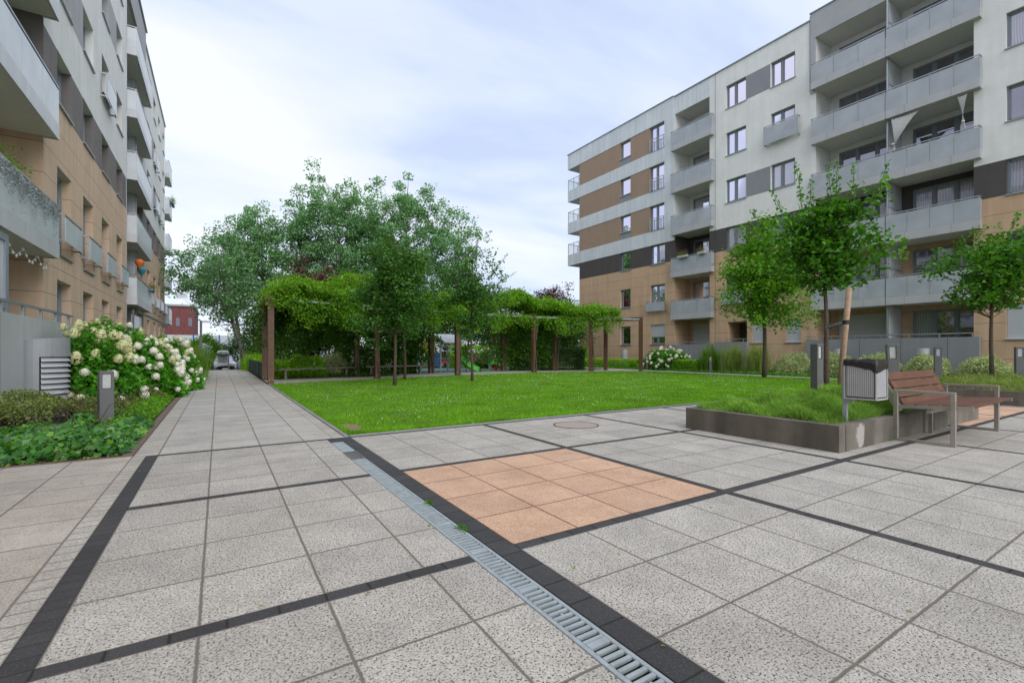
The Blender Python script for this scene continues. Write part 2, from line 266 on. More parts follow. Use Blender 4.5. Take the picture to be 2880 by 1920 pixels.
g=n.new('ShaderNodeNewGeometry'); s=n.new('ShaderNodeSeparateXYZ'); l.new(g.outputs['Position'],s.inputs[0])
mu=n.new('ShaderNodeMath'); mu.operation='MULTIPLY'; l.new(s.outputs[2],mu.inputs[0]); mu.inputs[1].default_value=1/.055
fr=n.new('ShaderNodeMath'); fr.operation='FRACT'; l.new(mu.outputs[0],fr.inputs[0])
r=n.new('ShaderNodeValToRGB'); l.new(fr.outputs[0],r.inputs[0]); r.color_ramp.elements[0].color=(.26,.27,.29,1); r.color_ramp.elements[1].position=.25; r.color_ramp.elements[1].color=(.50,.52,.55,1)
l.new(r.outputs[0],p.inputs['Base Color']); M['shutter']=m
# ------------------------------------------------ mesh helpers
ORG={}
def tag(o,label=None,cat=None,group=None,kind=None):
    if label: o['label']=label
    if cat: o['category']=cat
    if group: o['group']=group
    if kind: o['kind']=kind
    return o
def empty(name,loc=(0,0,0),label=None,cat=None,group=None,rz=0):
    o=bpy.data.objects.new(name,None); COL.objects.link(o); o.location=loc; o.rotation_euler=(0,0,rz); o.empty_display_size=.2
    ORG[o.name]=Vector(loc); tag(o,label,cat,group); return o
class MB:
    def __init__(s): s.v=[]; s.f=[]; s.m=[]; s.uv=[]; s.useuv=False
    def add(s,vs,fs,mi=0,uvs=None):
        b=len(s.v); s.v+= [tuple(v) for v in vs]
        for k,f in enumerate(fs):
            s.f.append(tuple(b+i for i in f)); s.m.append(mi)
            if uvs: s.useuv=True; s.uv.append(uvs[k])
            else: s.uv.append([(0,0)]*len(f))
        return s
    def quad(s,a,b,c,d,mi=0,uv=None): return s.add([a,b,c,d],[(0,1,2,3)],mi,[uv] if uv else None)
    def box(s,x0,y0,z0,x1,y1,z1,mi=0,bev=0):
        x0,x1=sorted((x0,x1)); y0,y1=sorted((y0,y1)); z0,z1=sorted((z0,z1))
        if bev and min(x1-x0,y1-y0,z1-z0)>2.2*bev:
            V=[];
            for z,i in ((z0,bev),(z0+bev,0),(z1-bev,0),(z1,bev)):
                j=bev
                ring=[(x0+i+j,y0+i),(x1-i-j,y0+i),(x1-i,y0+i+j),(x1-i,y1-i-j),(x1-i-j,y1-i),(x0+i+j,y1-i),(x0+i,y1-i-j),(x0+i,y0+i+j)]
                V+=[(a,b,z) for a,b in ring]
            F=[tuple(range(7,-1,-1)),tuple(range(24,32))]
            for r_ in range(3):
                for k in range(8): F.append((r_*8+k,r_*8+(k+1)%8,(r_+1)*8+(k+1)%8,(r_+1)*8+k))
            return s.add(V,F,mi)
        return s.add([(x0,y0,z0),(x1,y0,z0),(x1,y1,z0),(x0,y1,z0),(x0,y0,z1),(x1,y0,z1),(x1,y1,z1),(x0,y1,z1)],[(3,2,1,0),(4,5,6,7),(0,1,5,4),(1,2,6,5),(2,3,7,6),(3,0,4,7)],mi)
    def bar(s,p0,p1,w,h,mi=0,up=(0,0,1)):
        p0,p1=Vector(p0),Vector(p1); d=(p1-p0).normalized(); u=Vector(up)
        if abs(d.dot(u))>.98: u=Vector((1,0,0))
        a=d.cross(u).normalized(); b=a.cross(d).normalized(); V=[]
        for p in (p0,p1):
            for sa,sb in ((-1,-1),(1,-1),(1,1),(-1,1)): V.append(p+a*sa*w/2+b*sb*h/2)
        return s.add(V,[(0,3,2,1),(4,5,6,7),(0,1,5,4),(1,2,6,5),(2,3,7,6),(3,0,4,7)],mi)
    def tube(s,pts,rad,n=8,mi=0,cap=True):
        pts=[Vector(p) for p in pts]; rad=rad if hasattr(rad,'__len__') else [rad]*len(pts); V=[];F=[]; ref=None
        for i,p in enumerate(pts):
            d=(pts[min(i+1,len(pts)-1)]-pts[max(i-1,0)]).normalized()
            if ref is None: ref=Vector((0,0,1)) if abs(d.z)<.9 else Vector((1,0,0))
            a=d.cross(ref); a=a.normalized() if a.length>1e-5 else Vector((1,0,0)); b=d.cross(a).normalized(); ref=b.cross(d)*-1 if False else ref
            for k in range(n):
                t=2*math.pi*k/n; V.append(p+(a*math.cos(t)+b*math.sin(t))*rad[i])
        for i in range(len(pts)-1):
            for k in range(n): F.append((i*n+k,i*n+(k+1)%n,(i+1)*n+(k+1)%n,(i+1)*n+k))
        if cap: F.append(tuple(range(n-1,-1,-1))); F.append(tuple(range((len(pts)-1)*n,len(pts)*n)))
        return s.add(V,F,mi)
    def ring(s,c,r0,r1,z0,z1,n=32,mi=0):
        V=[];F=[]
        for k in range(n):
            t=2*math.pi*k/n
            for r_,z in ((r0,z0),(r1,z0),(r1,z1),(r0,z1)): V.append((c[0]+r_*math.cos(t),c[1]+r_*math.sin(t),z))
        for k in range(n):
            a=k*4;b=((k+1)%n)*4
            for j in range(4): F.append((a+j,b+j,b+(j+1)%4,a+(j+1)%4))
        return s.add(V,F,mi)
    def build(s,name,mat,parent=None,loc=None,smooth=False,local=False):
        me=bpy.data.meshes.new(name); org=Vector((0,0,0))
        if parent is not None: org=ORG[parent.name]
        elif loc is not None: org=Vector(loc)
        if local: V=s.v
        else: V=[(x-org.x,y-org.y,z-org.z) for x,y,z in s.v]
        me.from_pydata(V,[],s.f)
        for m_ in (mat if isinstance(mat,(list,tuple)) else [mat]): me.materials.append(M[m_] if isinstance(m_,str) else m_)
        me.polygons.foreach_set('material_index',s.m)
        if s.useuv:
            ul=me.uv_layers.new(name='UVMap'); flat=[c for f in s.uv for uv in f for c in uv]; ul.data.foreach_set('uv',flat)
        if smooth: me.polygons.foreach_set('use_smooth',[True]*len(me.polygons))
        me.update(); o=bpy.data.objects.new(name,me); COL.objects.link(o); ORG[o.name]=org
        if parent is not None: o.parent=parent
        elif loc is not None: o.location=loc
        return o
def npmesh(name,V,k,mat,parent=None,loc=None,mi=None):
    """V (n*k,3) array; every k consecutive vertices form a face"""
    me=bpy.data.meshes.new(name); V=np.asarray(V,dtype=np.float32).reshape(-1,3); org=ORG[parent.name] if parent is not None else Vector(loc or (0,0,0))
    V=V-np.array(org,dtype=np.float32); nv=len(V); nf=nv//k
    me.vertices.add(nv); me.vertices.foreach_set('co',V.ravel()); me.loops.add(nv); me.loops.foreach_set('vertex_index',np.arange(nv,dtype=np.int32))
    me.polygons.add(nf); me.polygons.foreach_set('loop_start',np.arange(0,nv,k,dtype=np.int32)); me.polygons.foreach_set('loop_total',np.full(nf,k,dtype=np.int32))
    for m_ in (mat if isinstance(mat,(list,tuple)) else [mat]): me.materials.append(M[m_])
    if mi is not None: me.polygons.foreach_set('material_index',np.asarray(mi,dtype=np.int32))
    me.update(calc_edges=True); o=bpy.data.objects.new(name,me); COL.objects.link(o); ORG[o.name]=org
    if parent is not None: o.parent=parent
    elif loc is not None: o.location=loc
    return o
def leaves(P,size,rng,up=.5,aspect=.6,hang=0,jit=.35):
    """folded rhombus leaves centred on P -> (n*4,3)"""
    P=np.asarray(P); n=len(P); size=np.broadcast_to(np.asarray(size,dtype=float),(n,))*rng.uniform(1-jit,1+jit,n)
    nrm=rng.normal(size=(n,3)); nrm/=np.linalg.norm(nrm,axis=1)[:,None]; nrm[:,2]=np.abs(nrm[:,2])*.8+up; nrm/=np.linalg.norm(nrm,axis=1)[:,None]
    a=rng.normal(size=(n,3)); a[:,2]-=hang; a-=nrm*np.sum(a*nrm,axis=1)[:,None]; a/=np.linalg.norm(a,axis=1)[:,None]+1e-9; b=np.cross(nrm,a)
    h=size[:,None]*.5; w=h*aspect
    V=np.stack([P-a*h,P-a*h*.1+b*w+nrm*w*.3,P+a*h-nrm*h*.25,P-a*h*.1-b*w+nrm*w*.3],axis=1); return V.reshape(-1,3)
def blades(P,h,w,rng,lean=.35):
    """triangular grass blades"""
    P=np.asarray(P); n=len(P); h=np.broadcast_to(np.asarray(h,float),(n,))*rng.uniform(.6,1.35,n); t=rng.uniform(0,2*np.pi,n)
    s_=np.stack([np.cos(t),np.sin(t),0*t],1)*(np.broadcast_to(np.asarray(w,float),(n,))[:,None]); tip=rng.normal(size=(n,3))*lean*h[:,None]; tip[:,2]=h
    return np.stack([P-s_/2,P+s_/2,P+tip],1).reshape(-1,3)
def arcs(P,h,w,rng,spread,seg=4,bias=(0,0)):
    """arching blades as strips of quads"""
    P=np.asarray(P); n=len(P); h=h*rng.uniform(.6,1.15,n); t=rng.uniform(0,2*np.pi,n); sp=spread*rng.uniform(.25,1.1,n)
    dx=np.cos(t)*sp+bias[0]*rng.uniform(0,1,n); dy=np.sin(t)*sp+bias[1]*rng.uniform(0,1,n); sd_=np.stack([-np.sin(t),np.cos(t),0*t],1); Q=[]
    def pt(u): 
        z=h*(1.9*u-1.15*u*u*(.6+sp/ (spread+1e-6)*.5)); return P+np.stack([dx*u**1.5,dy*u**1.5,z],1)
    for i in range(seg):
        u0,u1=i/seg,(i+1)/seg; w0=w*(1-u0**2)+.001; w1=w*(1-u1**2)+.001; a,b=pt(u0),pt(u1); Q.append(np.stack([a-sd_*w0/2,a+sd_*w0/2,b+sd_*w1/2,b-sd_*w1/2],1))
    return np.concatenate(Q).reshape(-1,3)
rs=np.random.default_rng
exec_order=0
# ================================================= GROUND
def struct(o): o['kind']='structure'; return o
g=MB(); g.quad((-600,-500,-.78),(600,-500,-.78),(600,700,-.78),(-600,700,-.78)); struct(g.build('ground','earth'))
g=MB(); g.box(-60,-40,-.76,60,31.6,-.03); struct(g.build('courtyard_slab','earth'))
g=MB(); g.quad((-40,33,-.772),(60,33,-.772),(60,62,-.772),(-40,62,-.772)); struct(g.build('car_park','asphalt'))
PV={k:MB() for k in ('paving_light','paving_warm','paving_orange','paving_band','paving_edge','path_far')}
def panel(k,x0,y0,x1,y1,ox=None,oy=None,tx=.5,ty=.5,z=0):
    ox=x0 if ox is None else ox; oy=y0 if oy is None else oy
    uv=[((x-ox)/tx,(y-oy)/ty) for x,y in ((x0,y0),(x1,y0),(x1,y1),(x0,y1))]
    PV[k].quad((x0,y0,z),(x1,y0,z),(x1,y1,z),(x0,y1,z),0,uv)
XL=-2.07; b_=.08; P_=2.08
YB=[-6.24-.08,-4.24,-2.16,-.08,2.0,4.08]   # lower edges of the cross bands
rows=[(-6.24,-4.24),(-4.16,-2.16),(-2.08,-.08),(0,2.0),(2.08,4.08)]
# left walkway
for y0,y1 in rows:
    panel('paving_light',XL,y0,-.30,y1,ox=XL,oy=y0)
for y in YB: panel('paving_band',XL,y,-.30,y+b_,tx=.2,ty=b_,ox=XL)
panel('paving_band',-2.18,-6.3,XL,4.16,tx=.11,ty=.1)
panel('paving_edge',-2.30,-6.3,-2.18,4.16,tx=.12,ty=.12)
panel('paving_warm',-9.5,-6.3,-2.30,4.22,ox=-2.30,oy=-6.30-.22,tx=.5,ty=.5)
panel('paving_edge',-2.30,4.16,XL,16.6,tx=.23,ty=.2); panel('paving_edge',-2.30,17.1,XL,31.5,tx=.23,ty=.2)
panel('path_far',XL,4.16,-.22,16.6,ox=XL,oy=4.16); panel('path_far',XL,17.1,-.22,31.5,ox=XL,oy=17.1)
panel('paving_orange',-2.30,16.6,-.22,17.1,ox=XL,oy=16.6)
panel('paving_edge',-.22,4.16,-.06,31.5,tx=.16,ty=.16)
# drain-side band
panel('paving_band',-.145,-6.3,0,4.16,tx=.145,ty=.2)
panel('paving_band',-.30,3.84,-.145,4.16,tx=.155,ty=.16)
# plaza right
nx=12
for j,(y0,y1) in enumerate(rows):
    for i in range(nx):
        x0=i*P_; k='paving_light'
        if (i==0 and y0==0) or (y0==0 and i in (4,5)): k='paving_orange'
        panel(k,x0,y0,x0+2,y1,ox=x0,oy=y0)
        panel('paving_band',x0+2,y0,x0+P_,y1,tx=b_,ty=.2)
for y in YB: panel('paving_band',0,y,nx*P_,y+b_,tx=.2,ty=b_)
# far paths: beyond the lawn and under the pergola
panel('path_far',19.55,4.16,20.75,31,tx=.5,ty=.5)
sp=[(0,15.85),(4,17.0),(8.1,17.75),(13,18.3),(16.3,17.5),(19.2,16.4),(20.2,15.7)]
def strip(mb,pa,w0,w1,z,tex=.5):
    s=0
    for (xa,ya),(xb,yb) in zip(pa,pa[1:]):
        ln=math.hypot(xb-xa,yb-ya)
        mb.quad((xa,ya+w0,z),(xb,yb+w0,z),(xb,yb+w1,z),(xa,ya+w1,z),0,[(s/tex,w0/tex),((s+ln)/tex,w0/tex),((s+ln)/tex,w1/tex),(s/tex,w1/tex)]); s+=ln
strip(PV['path_far'],sp,0,2.9,.004)
for k,nm in (('paving_light','plaza_paving'),('paving_warm','paving_warm'),('paving_orange','paving_orange'),('paving_band','paving_band'),('paving_edge','paving_edging'),('path_far','path')):
    struct(PV[k].build(nm,k))
# kerbs
g=MB(); g.box(-2.40,4.24,-.05,-2.303,31.4,.012); g.box(-9.5,4.225,-.05,-2.303,4.27,.006); struct(g.build('kerb','kerb')); g=MB(); g.box(-.056,4.2,-.05,0,15.9,.014); g.box(0.003,4.163,-.05,19.5,4.20,.016); struct(g.build('kerb','terr'))
g=MB(); g.box(-9.5,4.28,-.03,-2.41,31.4,.0); g.box(-.05,18.9,-.03,5.8,31.4,.012); g.box(20.8,-6,-.03,25.19,31,.0); struct(g.build('planting_bed','soil'))
# lawn
lp=[(0,4.2),(19.5,4.2),(19.5,15.9),(19.2,16.3),(16.3,17.4),(13,18.2),(8.1,17.65),(4,16.9),(0,15.8)]
g=MB(); g.add([(x,y,.012) for x,y in lp],[tuple(range(len(lp)))]); struct(g.build('lawn','lawnbase'))
g=MB(); g.add([(.10+.24*math.cos(t)*(1+.2*math.sin(3*t)) if .10+.24*math.cos(t)*(1+.2*math.sin(3*t))>.004 else .004,4.85+.45*math.sin(t)*(1+.15*math.cos(2*t)),.017) for t in np.linspace(0,2*math.pi,28,endpoint=False)],[tuple(range(28))]); struct(g.build('bare_soil','dirt'))
def backY(x): return np.interp(x,[p[0] for p in sp],[p[1] for p in sp])
rng=rs(3); n=330000
X=rng.uniform(.0,19.45,n); Y=4.23+rng.uniform(0,1,n)**1.35*13.9; k=Y<backY(X)-.05; X,Y=X[k],Y[k]
D=np.hypot(X+1.5,Y+2.4); keep=rng.uniform(0,1,len(X))<np.clip(9/D,.3,1); X,Y,D=X[keep],Y[keep],D[keep]
bp_=((X-.10)/.22)**2+((Y-4.85)/.42)**2+rng.normal(size=len(X))*.25>1.0; X,Y,D=X[bp_],Y[bp_],D[bp_]
pn=np.sin(X*1.9+np.sin(Y*1.3)*2)*np.sin(Y*2.3+np.cos(X*1.1)*2)
V=blades(np.stack([X,Y,X*0+.008],1),.042+.014*pn,.009+.0006*D,rng,.45)
tag(npmesh('lawn_grass',V,3,'grass'),kind='stuff')
n=9000; X=rng.uniform(.3,19.3,n); Y=rng.uniform(4.6,17.5,n); pn=np.sin(X*1.1+1)*np.sin(Y*1.4)+.6*np.sin(X*3.1)*np.cos(Y*2.7); k=(Y<backY(X)-.3)&(pn+rng.normal(size=n)*.35>.25); X,Y=X[k],Y[k]
V=leaves(np.stack([X,Y,.05+rng.uniform(0,.02,len(X))],1),.02,rng,.3,.9)
tag(npmesh('clover_flowers',V,4,'clover'),kind='stuff')
# long grass overhanging the lawn kerbs
P=np.concatenate([np.stack([rng.uniform(.0,.10,5000),rng.uniform(4.25,15.5,5000),np.full(5000,.01)],1),np.stack([rng.uniform(.0,19.4,9000),rng.uniform(4.19,4.30,9000),np.full(9000,.01)],1)])
tag(npmesh('lawn_edge_grass',blades(P,.055,.010,rng,.6),3,'grass'),kind='stuff')
# playground surface
g=MB(); g.add([(6.0,20.7,.010),(20,20.7,.010),(20,26,.010),(6,26,.010)],[(0,1,2,3)]); struct(g.build('playground_surface','playgreen'))
g=MB(); a=[(9.8+2.6*math.cos(t),23.6+1.6*math.sin(t),.015) for t in np.linspace(0,2*math.pi,24,endpoint=False)]; g.add(a,[tuple(range(24))]); a=[(15.5+1.8*math.cos(t),24.0+1.1*math.sin(t),.015) for t in np.linspace(0,2*math.pi,24,endpoint=False)]; g.add(a,[tuple(range(24))]); struct(g.build('playground_patch','playblue'))
# ================================================= DRAIN
dr=empty('drain_channel',(-.22,.8,0),'long galvanised slotted drain grate set between the pale walkway and the black border','drain')
g=MB(); g.quad((-.297,-4.5,-.07),(-.148,-4.5,-.07),(-.148,3.84,-.07),(-.297,3.84,-.07)); g.quad((-.298,-4.5,-.07),(-.298,3.84,-.07),(-.298,3.84,-.004),(-.298,-4.5,-.004)); g.quad((-.147,-4.5,-.07),(-.147,3.84,-.07),(-.147,3.84,-.004),(-.147,-4.5,-.004)); g.build('channel','black',dr)
g=MB(); x0,x1=-.296,-.149
g.box(x0,-4.5,-.012,x0+.024,2.76,.002,bev=.003); g.box(x1-.022,-4.5,-.012,x1,2.76,.002,bev=.003)
y=-4.5
while y<2.75:
    g.box(x0+.0245,y,-.012,x1-.0225,y+.0165,.001); y+=.0385
for yy in np.arange(-4.5,2.76,.5):
    g.box(x0+.0245,yy+.0170,-.012,x1-.0225,yy+.0380,.0013)
for yy in np.arange(-4.25,2.76,.5):
    g.tube([(-.222,yy,.0012),(-.222,yy,.004)],.007,8)
g.build('grate','galv',dr)
g=MB(); g.box(x0,3.22,-.012,x1,3.838,.002,bev=.003); g.build('cover_plate','galv',dr)
g=MB(); g.box(x0,2.78,-.012,x0+.018,3.20,.003); g.box(x1-.018,2.78,-.012,x1,3.20,.003); g.box(x0+.018,2.78,-.012,x1-.018,2.80,.003); g.box(x0+.018,3.18,-.012,x1-.018,3.20,.003)
for k in range(9): yy=2.82+k*.04; g.box(x0+.018,yy,-.02,x1-.018,yy+.012,.000)
g.build('debris_basket','bollard',dr)
# small far drain
d2=empty('drain_grate',(-.35,16.3,0),'short metal drain grate at the foot of the nearest pergola post','drain')
g=MB(); g.box(-.62,16.05,.002,-.24,16.5,.010); g.build('frame','galv',d2)
g=MB(); g.box(-.60,16.30,.0105,-.26,16.48,.013); g.build('grate','bollard',d2)
# manhole
mh=empty('manhole_cover',(3.2,3.3,0),'round manhole cover filled with grey paving slab in a rusty iron ring','manhole')
g=MB(); g.ring((3.25,3.3),.335,.355,.001,.006,48); g.build('ring','iron',mh)
g=MB(); a=[(3.25+.33*math.cos(t),3.3+.33*math.sin(t),.004) for t in np.linspace(0,2*math.pi,48,endpoint=False)]; g.add(a,[tuple(range(48))],0,[[(x*2,y*2) for x,y,_ in a]]); g.build('infill','mhfill',mh)
# weeds
def weed(name,x,y,r,label,seed):
    rg=rs(seed); P=np.stack([x+rg.normal(size=90)*r*.4,y+rg.normal(size=90)*r*.8,rg.uniform(.004,.016,90)],1)
    tag(npmesh(name,leaves(P,.016,rg,.3),4,'linden',loc=(x,y,0)),label,'weed')
weed('weed',-.14,.98,.035,'small green weed sprouting beside the upper part of the drain grate',1)
weed('weed',-.15,.38,.04,'thick green weed on the drain edge level with the corner of the orange square',2)
weed('weed',5.86,.16,.03,'small light green weed on the paving behind the near bench frame',3)
# ================================================= FACADES
def rect_sub(a0,a1,z0,z1,rects):
    """grid cells of the rectangle not covered by rects"""
    A=sorted({a0,a1,*[min(max(r[i],a0),a1) for r in rects for i in (0,1)]}); Z=sorted({z0,z1,*[min(max(r[i],z0),z1) for r in rects for i in (2,3)]}); out=[]
    for i in range(len(A)-1):
        for j in range(len(Z)-1):
            ca,cz=(A[i]+A[i+1])/2,(Z[j]+Z[j+1])/2
            if not any(r[0]<ca<r[1] and r[2]<cz<r[3] for r in rects): out.append((A[i],A[i+1],Z[j],Z[j+1]))
    return out
class Facade:
    def __init__(s,root,X,n): s.r=root; s.X=X; s.n=n; s.op=[]; s.reg=[]
    def p(s,a,d,z): return (s.X+s.n*d,a,z)
    def region(s,a0,a1,z0,z1,mat,out=0): s.reg.append((a0,a1,z0,z1,mat,out))
    def opening(s,a0,a1,z0,z1,depth=.2,side=None,back=None,top='soffit'): s.op.append((a0,a1,z0,z1,depth,side,back,top))
    def qd(s,mb,a0,a1,z0,z1,d,mi): mb.quad(s.p(a0,d,z0),s.p(a1,d,z0),s.p(a1,d,z1),s.p(a0,d,z1),mi)
    def box(s,mb,a0,a1,d0,d1,z0,z1,mi=0,bev=0): mb.box(s.X+s.n*d0,a0,z0,s.X+s.n*d1,a1,z1,mi,bev)
    def matat(s,a,z):
        for r in reversed(s.reg):
            if r[0]<=a<=r[1] and r[2]<=z<=r[3]: return r[4]
        return 'white'
    def build_walls(s):
        A=sorted({round(q,3) for r in s.reg+s.op for q in r[:2]}); Z=sorted({round(q,3) for r in s.reg+s.op for q in r[2:4]})
        mats=[];V={};mb=MB()
        def mi(k):
            if k not in mats: mats.append(k)
            return mats.index(k)
        def vid(p):
            k=tuple(round(c,3) for c in p)
            if k not in V: V[k]=len(mb.v); mb.v.append(k)
            return V[k]
        def q(a,b,c,d,m_):
            ids=[vid(a),vid(b),vid(c),vid(d)]
            if len(set(ids))==4: mb.f.append(tuple(ids)); mb.m.append(mi(m_)); mb.uv.append([(0,0)]*4)
        cell={}
        for i in range(len(A)-1):
            for j in range(len(Z)-1):
                ca,cz=(A[i]+A[i+1])/2,(Z[j]+Z[j+1])/2
                if any(o[0]<ca<o[1] and o[2]<cz<o[3] for o in s.op): continue
                rr=[r for r in s.reg if r[0]<=ca<=r[1] and r[2]<=cz<=r[3]]
                if rr: cell[i,j]=(rr[-1][4],rr[-1][5])
        for (i,j),(m_,o) in cell.items():
            a0,a1,z0,z1=A[i],A[i+1],Z[j],Z[j+1]
            q(s.p(a0,o,z0),s.p(a1,o,z0),s.p(a1,o,z1),s.p(a0,o,z1),m_)
            if o>0:
                for di,dj,e0,e1 in ((-1,0,(a0,z0),(a0,z1)),(1,0,(a1,z0),(a1,z1)),(0,-1,(a0,z0),(a1,z0)),(0,1,(a0,z1),(a1,z1))):
                    nb=cell.get((i+di,j+dj)); on=nb[1] if nb else 0
                    if on<o: q(s.p(e0[0],on,e0[1]),s.p(e0[0],o,e0[1]),s.p(e1[0],o,e1[1]),s.p(e1[0],on,e1[1]),m_)
        for a0,a1,z0,z1,dep,side,back,top in s.op:
            sm=side or s.matat(a1+.02,(z0+z1)/2)
            q(s.p(a0,0,z0),s.p(a0,-dep,z0),s.p(a0,-dep,z1),s.p(a0,0,z1),sm); q(s.p(a1,0,z0),s.p(a1,-dep,z0),s.p(a1,-dep,z1),s.p(a1,0,z1),sm)
            q(s.p(a0,0,z1),s.p(a1,0,z1),s.p(a1,-dep,z1),s.p(a0,-dep,z1),top); q(s.p(a0,0,z0),s.p(a1,0,z0),s.p(a1,-dep,z0),s.p(a0,-dep,z0),'soffit')
            if back: q(s.p(a0,-dep,z0),s.p(a1,-dep,z0),s.p(a1,-dep,z1),s.p(a0,-dep,z1),back)
        mb.build('wall',mats,s.r)
    def window(s,a0,a1,z0,z1,leaf=2,pane='glass_dark',dep=.2,sill=True,fr='frame',split=None,sub=None,d0=None,shutter=0):
        """frame (part) > pane, sill, shutter"""
        D=-dep if d0 is None else d0; f=MB(); t=.065
        for q in ((a0,a1,z0,z0+t),(a0,a1,z1-t,z1),(a0,a0+t,z0+t,z1-t),(a1-t,a1,z0+t,z1-t)): s.box(f,q[0],q[1],D,D+.07,q[2],q[3])
        ms=[a0+(a1-a0)*k/leaf for k in range(1,leaf)] if split is None else [a0+(a1-a0)*k for k in split]
        for m_ in ms: s.box(f,m_-.055,m_+.055,D,D+.075,z0+t,z1-t)
        edges=[a0+t]+[q for m_ in ms for q in (m_-.055,m_+.055)]+[a1-t]
        for k in range(0,len(edges),2):  # sash lines
            e0,e1=edges[k],edges[k+1]
            for q in ((e0,e1,z0+t,z0+t+.045),(e0,e1,z1-t-.045,z1-t),(e0,e0+.04,z0+t,z1-t),(e1-.04,e1,z0+t,z1-t)): s.box(f,q[0],q[1],D+.0,D+.055,q[2],q[3])
        w=f.build('window',fr,s.r)
        alt={'glass_dark':('glass_dark','glass_dark','glass_curtain'),'glass_curtain':('glass_curtain','glass_dark','glass_curtain'),'glass_blind':('glass_blind','glass_blind','glass_dark')}[pane]; g_=MB(); hsh=int(abs(a0*37+z0*91+D*13))
        for k in range(0,len(edges),2): s.qd(g_,edges[k]-.03,edges[k+1]+.03,z0+t,z1-t,D+.02,1 if k//2==hsh%3 else 0)
        g_.build('pane',[pane,alt[hsh%3]],w)
        if sill: q=MB(); s.box(q,a0-.05,a1+.05,D+.07,.06,z0-.035,z0-.004); q.build('window_sill','steel',w)
        if shutter: q=MB(); s.box(q,a0+.01,a1-.01,D+.08,D+.11,z1-(z1-z0)*shutter,z1-.01); q.build('roller_shutter','shutter',w)
        return w
    def balcony(s,a0,a1,zb,front,h=1.34,glass='frosted',fh=.36,sides=(1,1),div=None,posts=None,inner=-1.5,fm='fascia'):
        """slab (part) > fascia, railing_panel, handrail ; front = distance of the outer face from the wall"""
        q=MB(); s.box(q,a0+.05,a1-.05,inner,front-.06,zb+.03,zb+.2); sl=q.build('balcony','soffit',s.r)
        q=MB(); s.box(q,a0,a1,front-.04,front,zb,zb+fh); 
        for sd_,a in zip(sides,(a0,a1)):
            if sd_: s.box(q,a if a==a0 else a-.04,a+.04 if a==a0 else a,.0 if front>.1 else 0,front-.041,zb,zb+fh)
        q.build('fascia',fm,sl)
        q=MB(); n_=posts or max(1,round((a1-a0)/1.6)); st=(a1-a0)/n_
        for k in range(n_): s.box(q,a0+k*st+.008,a0+(k+1)*st-.008,front-.028,front-.008,zb+fh+.006,zb+h-.09)
        for sd_,a in zip(sides,(a0,a1)):
            if sd_: s.box(q,a-.01 if a==a1 else a+.002,a-.002 if a==a1 else a+.01,.01,front-.03,zb+fh+.006,zb+h-.09)
        q.build('railing_panel',glass,sl)
        q=MB(); s.box(q,a0,a1,front-.05,front-.002,zb+h-.035,zb+h)
        for k in range(n_+1):
            a=min(max(a0+k*st,a0+.03),a1-.03); s.box(q,a-.02,a+.02,front-.085,front-.03,zb+fh-.1,zb+h-.036)
        for sd_,a in zip(sides,(a0,a1)):
            if sd_: s.box(q,a-.045 if a==a1 else a,a if a==a1 else a+.045,.0,front-.052,zb+h-.035,zb+h)
        q.build('handrail','steel',sl)
        return sl
    def guard(s,a0,a1,z0,z1,front=.3,glass='frosted',full=True):
        """small window guard box > panel, rail"""
        q=MB(); s.box(q,a0,a0+.045,0,front,z0,z0+.05); s.box(q,a1-.045,a1,0,front,z0,z0+.05); s.box(q,a0,a0+.045,0,front,z1-.05,z1); s.box(q,a1-.045,a1,0,front,z1-.05,z1)
        s.box(q,a0,a1,front+.001,front+.04,z1-.04,z1); s.box(q,a0,a0+.04,front+.001,front+.04,z0-.05,z1-.041); s.box(q,a1-.04,a1,front+.001,front+.04,z0-.05,z1-.041); m_=(a0+a1)/2; s.box(q,m_-.02,m_+.02,front+.001,front+.03,z0,z1-.041)
        w=q.build('window_guard','steel',s.r)
        q=MB(); s.box(q,a0+.02,a1-.02,front+.042,front+.056,z0,z1-.10); q.build('guard_panel',glass,w)
S_=2.92
# ---------------- right building
RB=empty('apartment_building',(31,8,0),'beige and white apartment block with wide grey balconies on the right of the courtyard','building')
F=Facade(RB,25.2,-1)
A0=-14
F.region(A0,29.03,-.3,7.41,'beigeR'); F.region(A0,29.03,7.41,8.83,'dark'); F.region(A0,19.0,8.83,18.72,'white')
F.region(19.0,29.03,8.83,18.72,'brown')
F.region(19.0,29.03,17.45,18.78,'panel',.03)
for j in range(3): F.region(19.0,29.03,8.82+2.87*j,9.84+2.87*j,'panel',.03)
F.region(19.0,19.83,9.84,17.45,'panel',.03)
for j in range(3): F.region(23.06,24.12,9.84+2.87*j,10.36+2.89*j,'grey')
F.region(16.26,19.0,17.50,18.72,'panel')
for k in (5,3): F.region(12.36,13.8,7.41+S_*(k-2),8.83+S_*(k-2)-.02,'grey')
for k in (4,): F.region(-1.4,1.5,7.41+S_*(k-2),8.83+S_*(k-2)-.02,'grey')
F.region(3.6,10.22,17.7,19.05,'greyL',.05); F.region(9.96,10.22,14.8,17.7,'greyL',.05)
zs=[1.64,4.5,7.41,10.33,13.25,16.17]
cur=['glass_dark','glass_curtain','glass_blind']
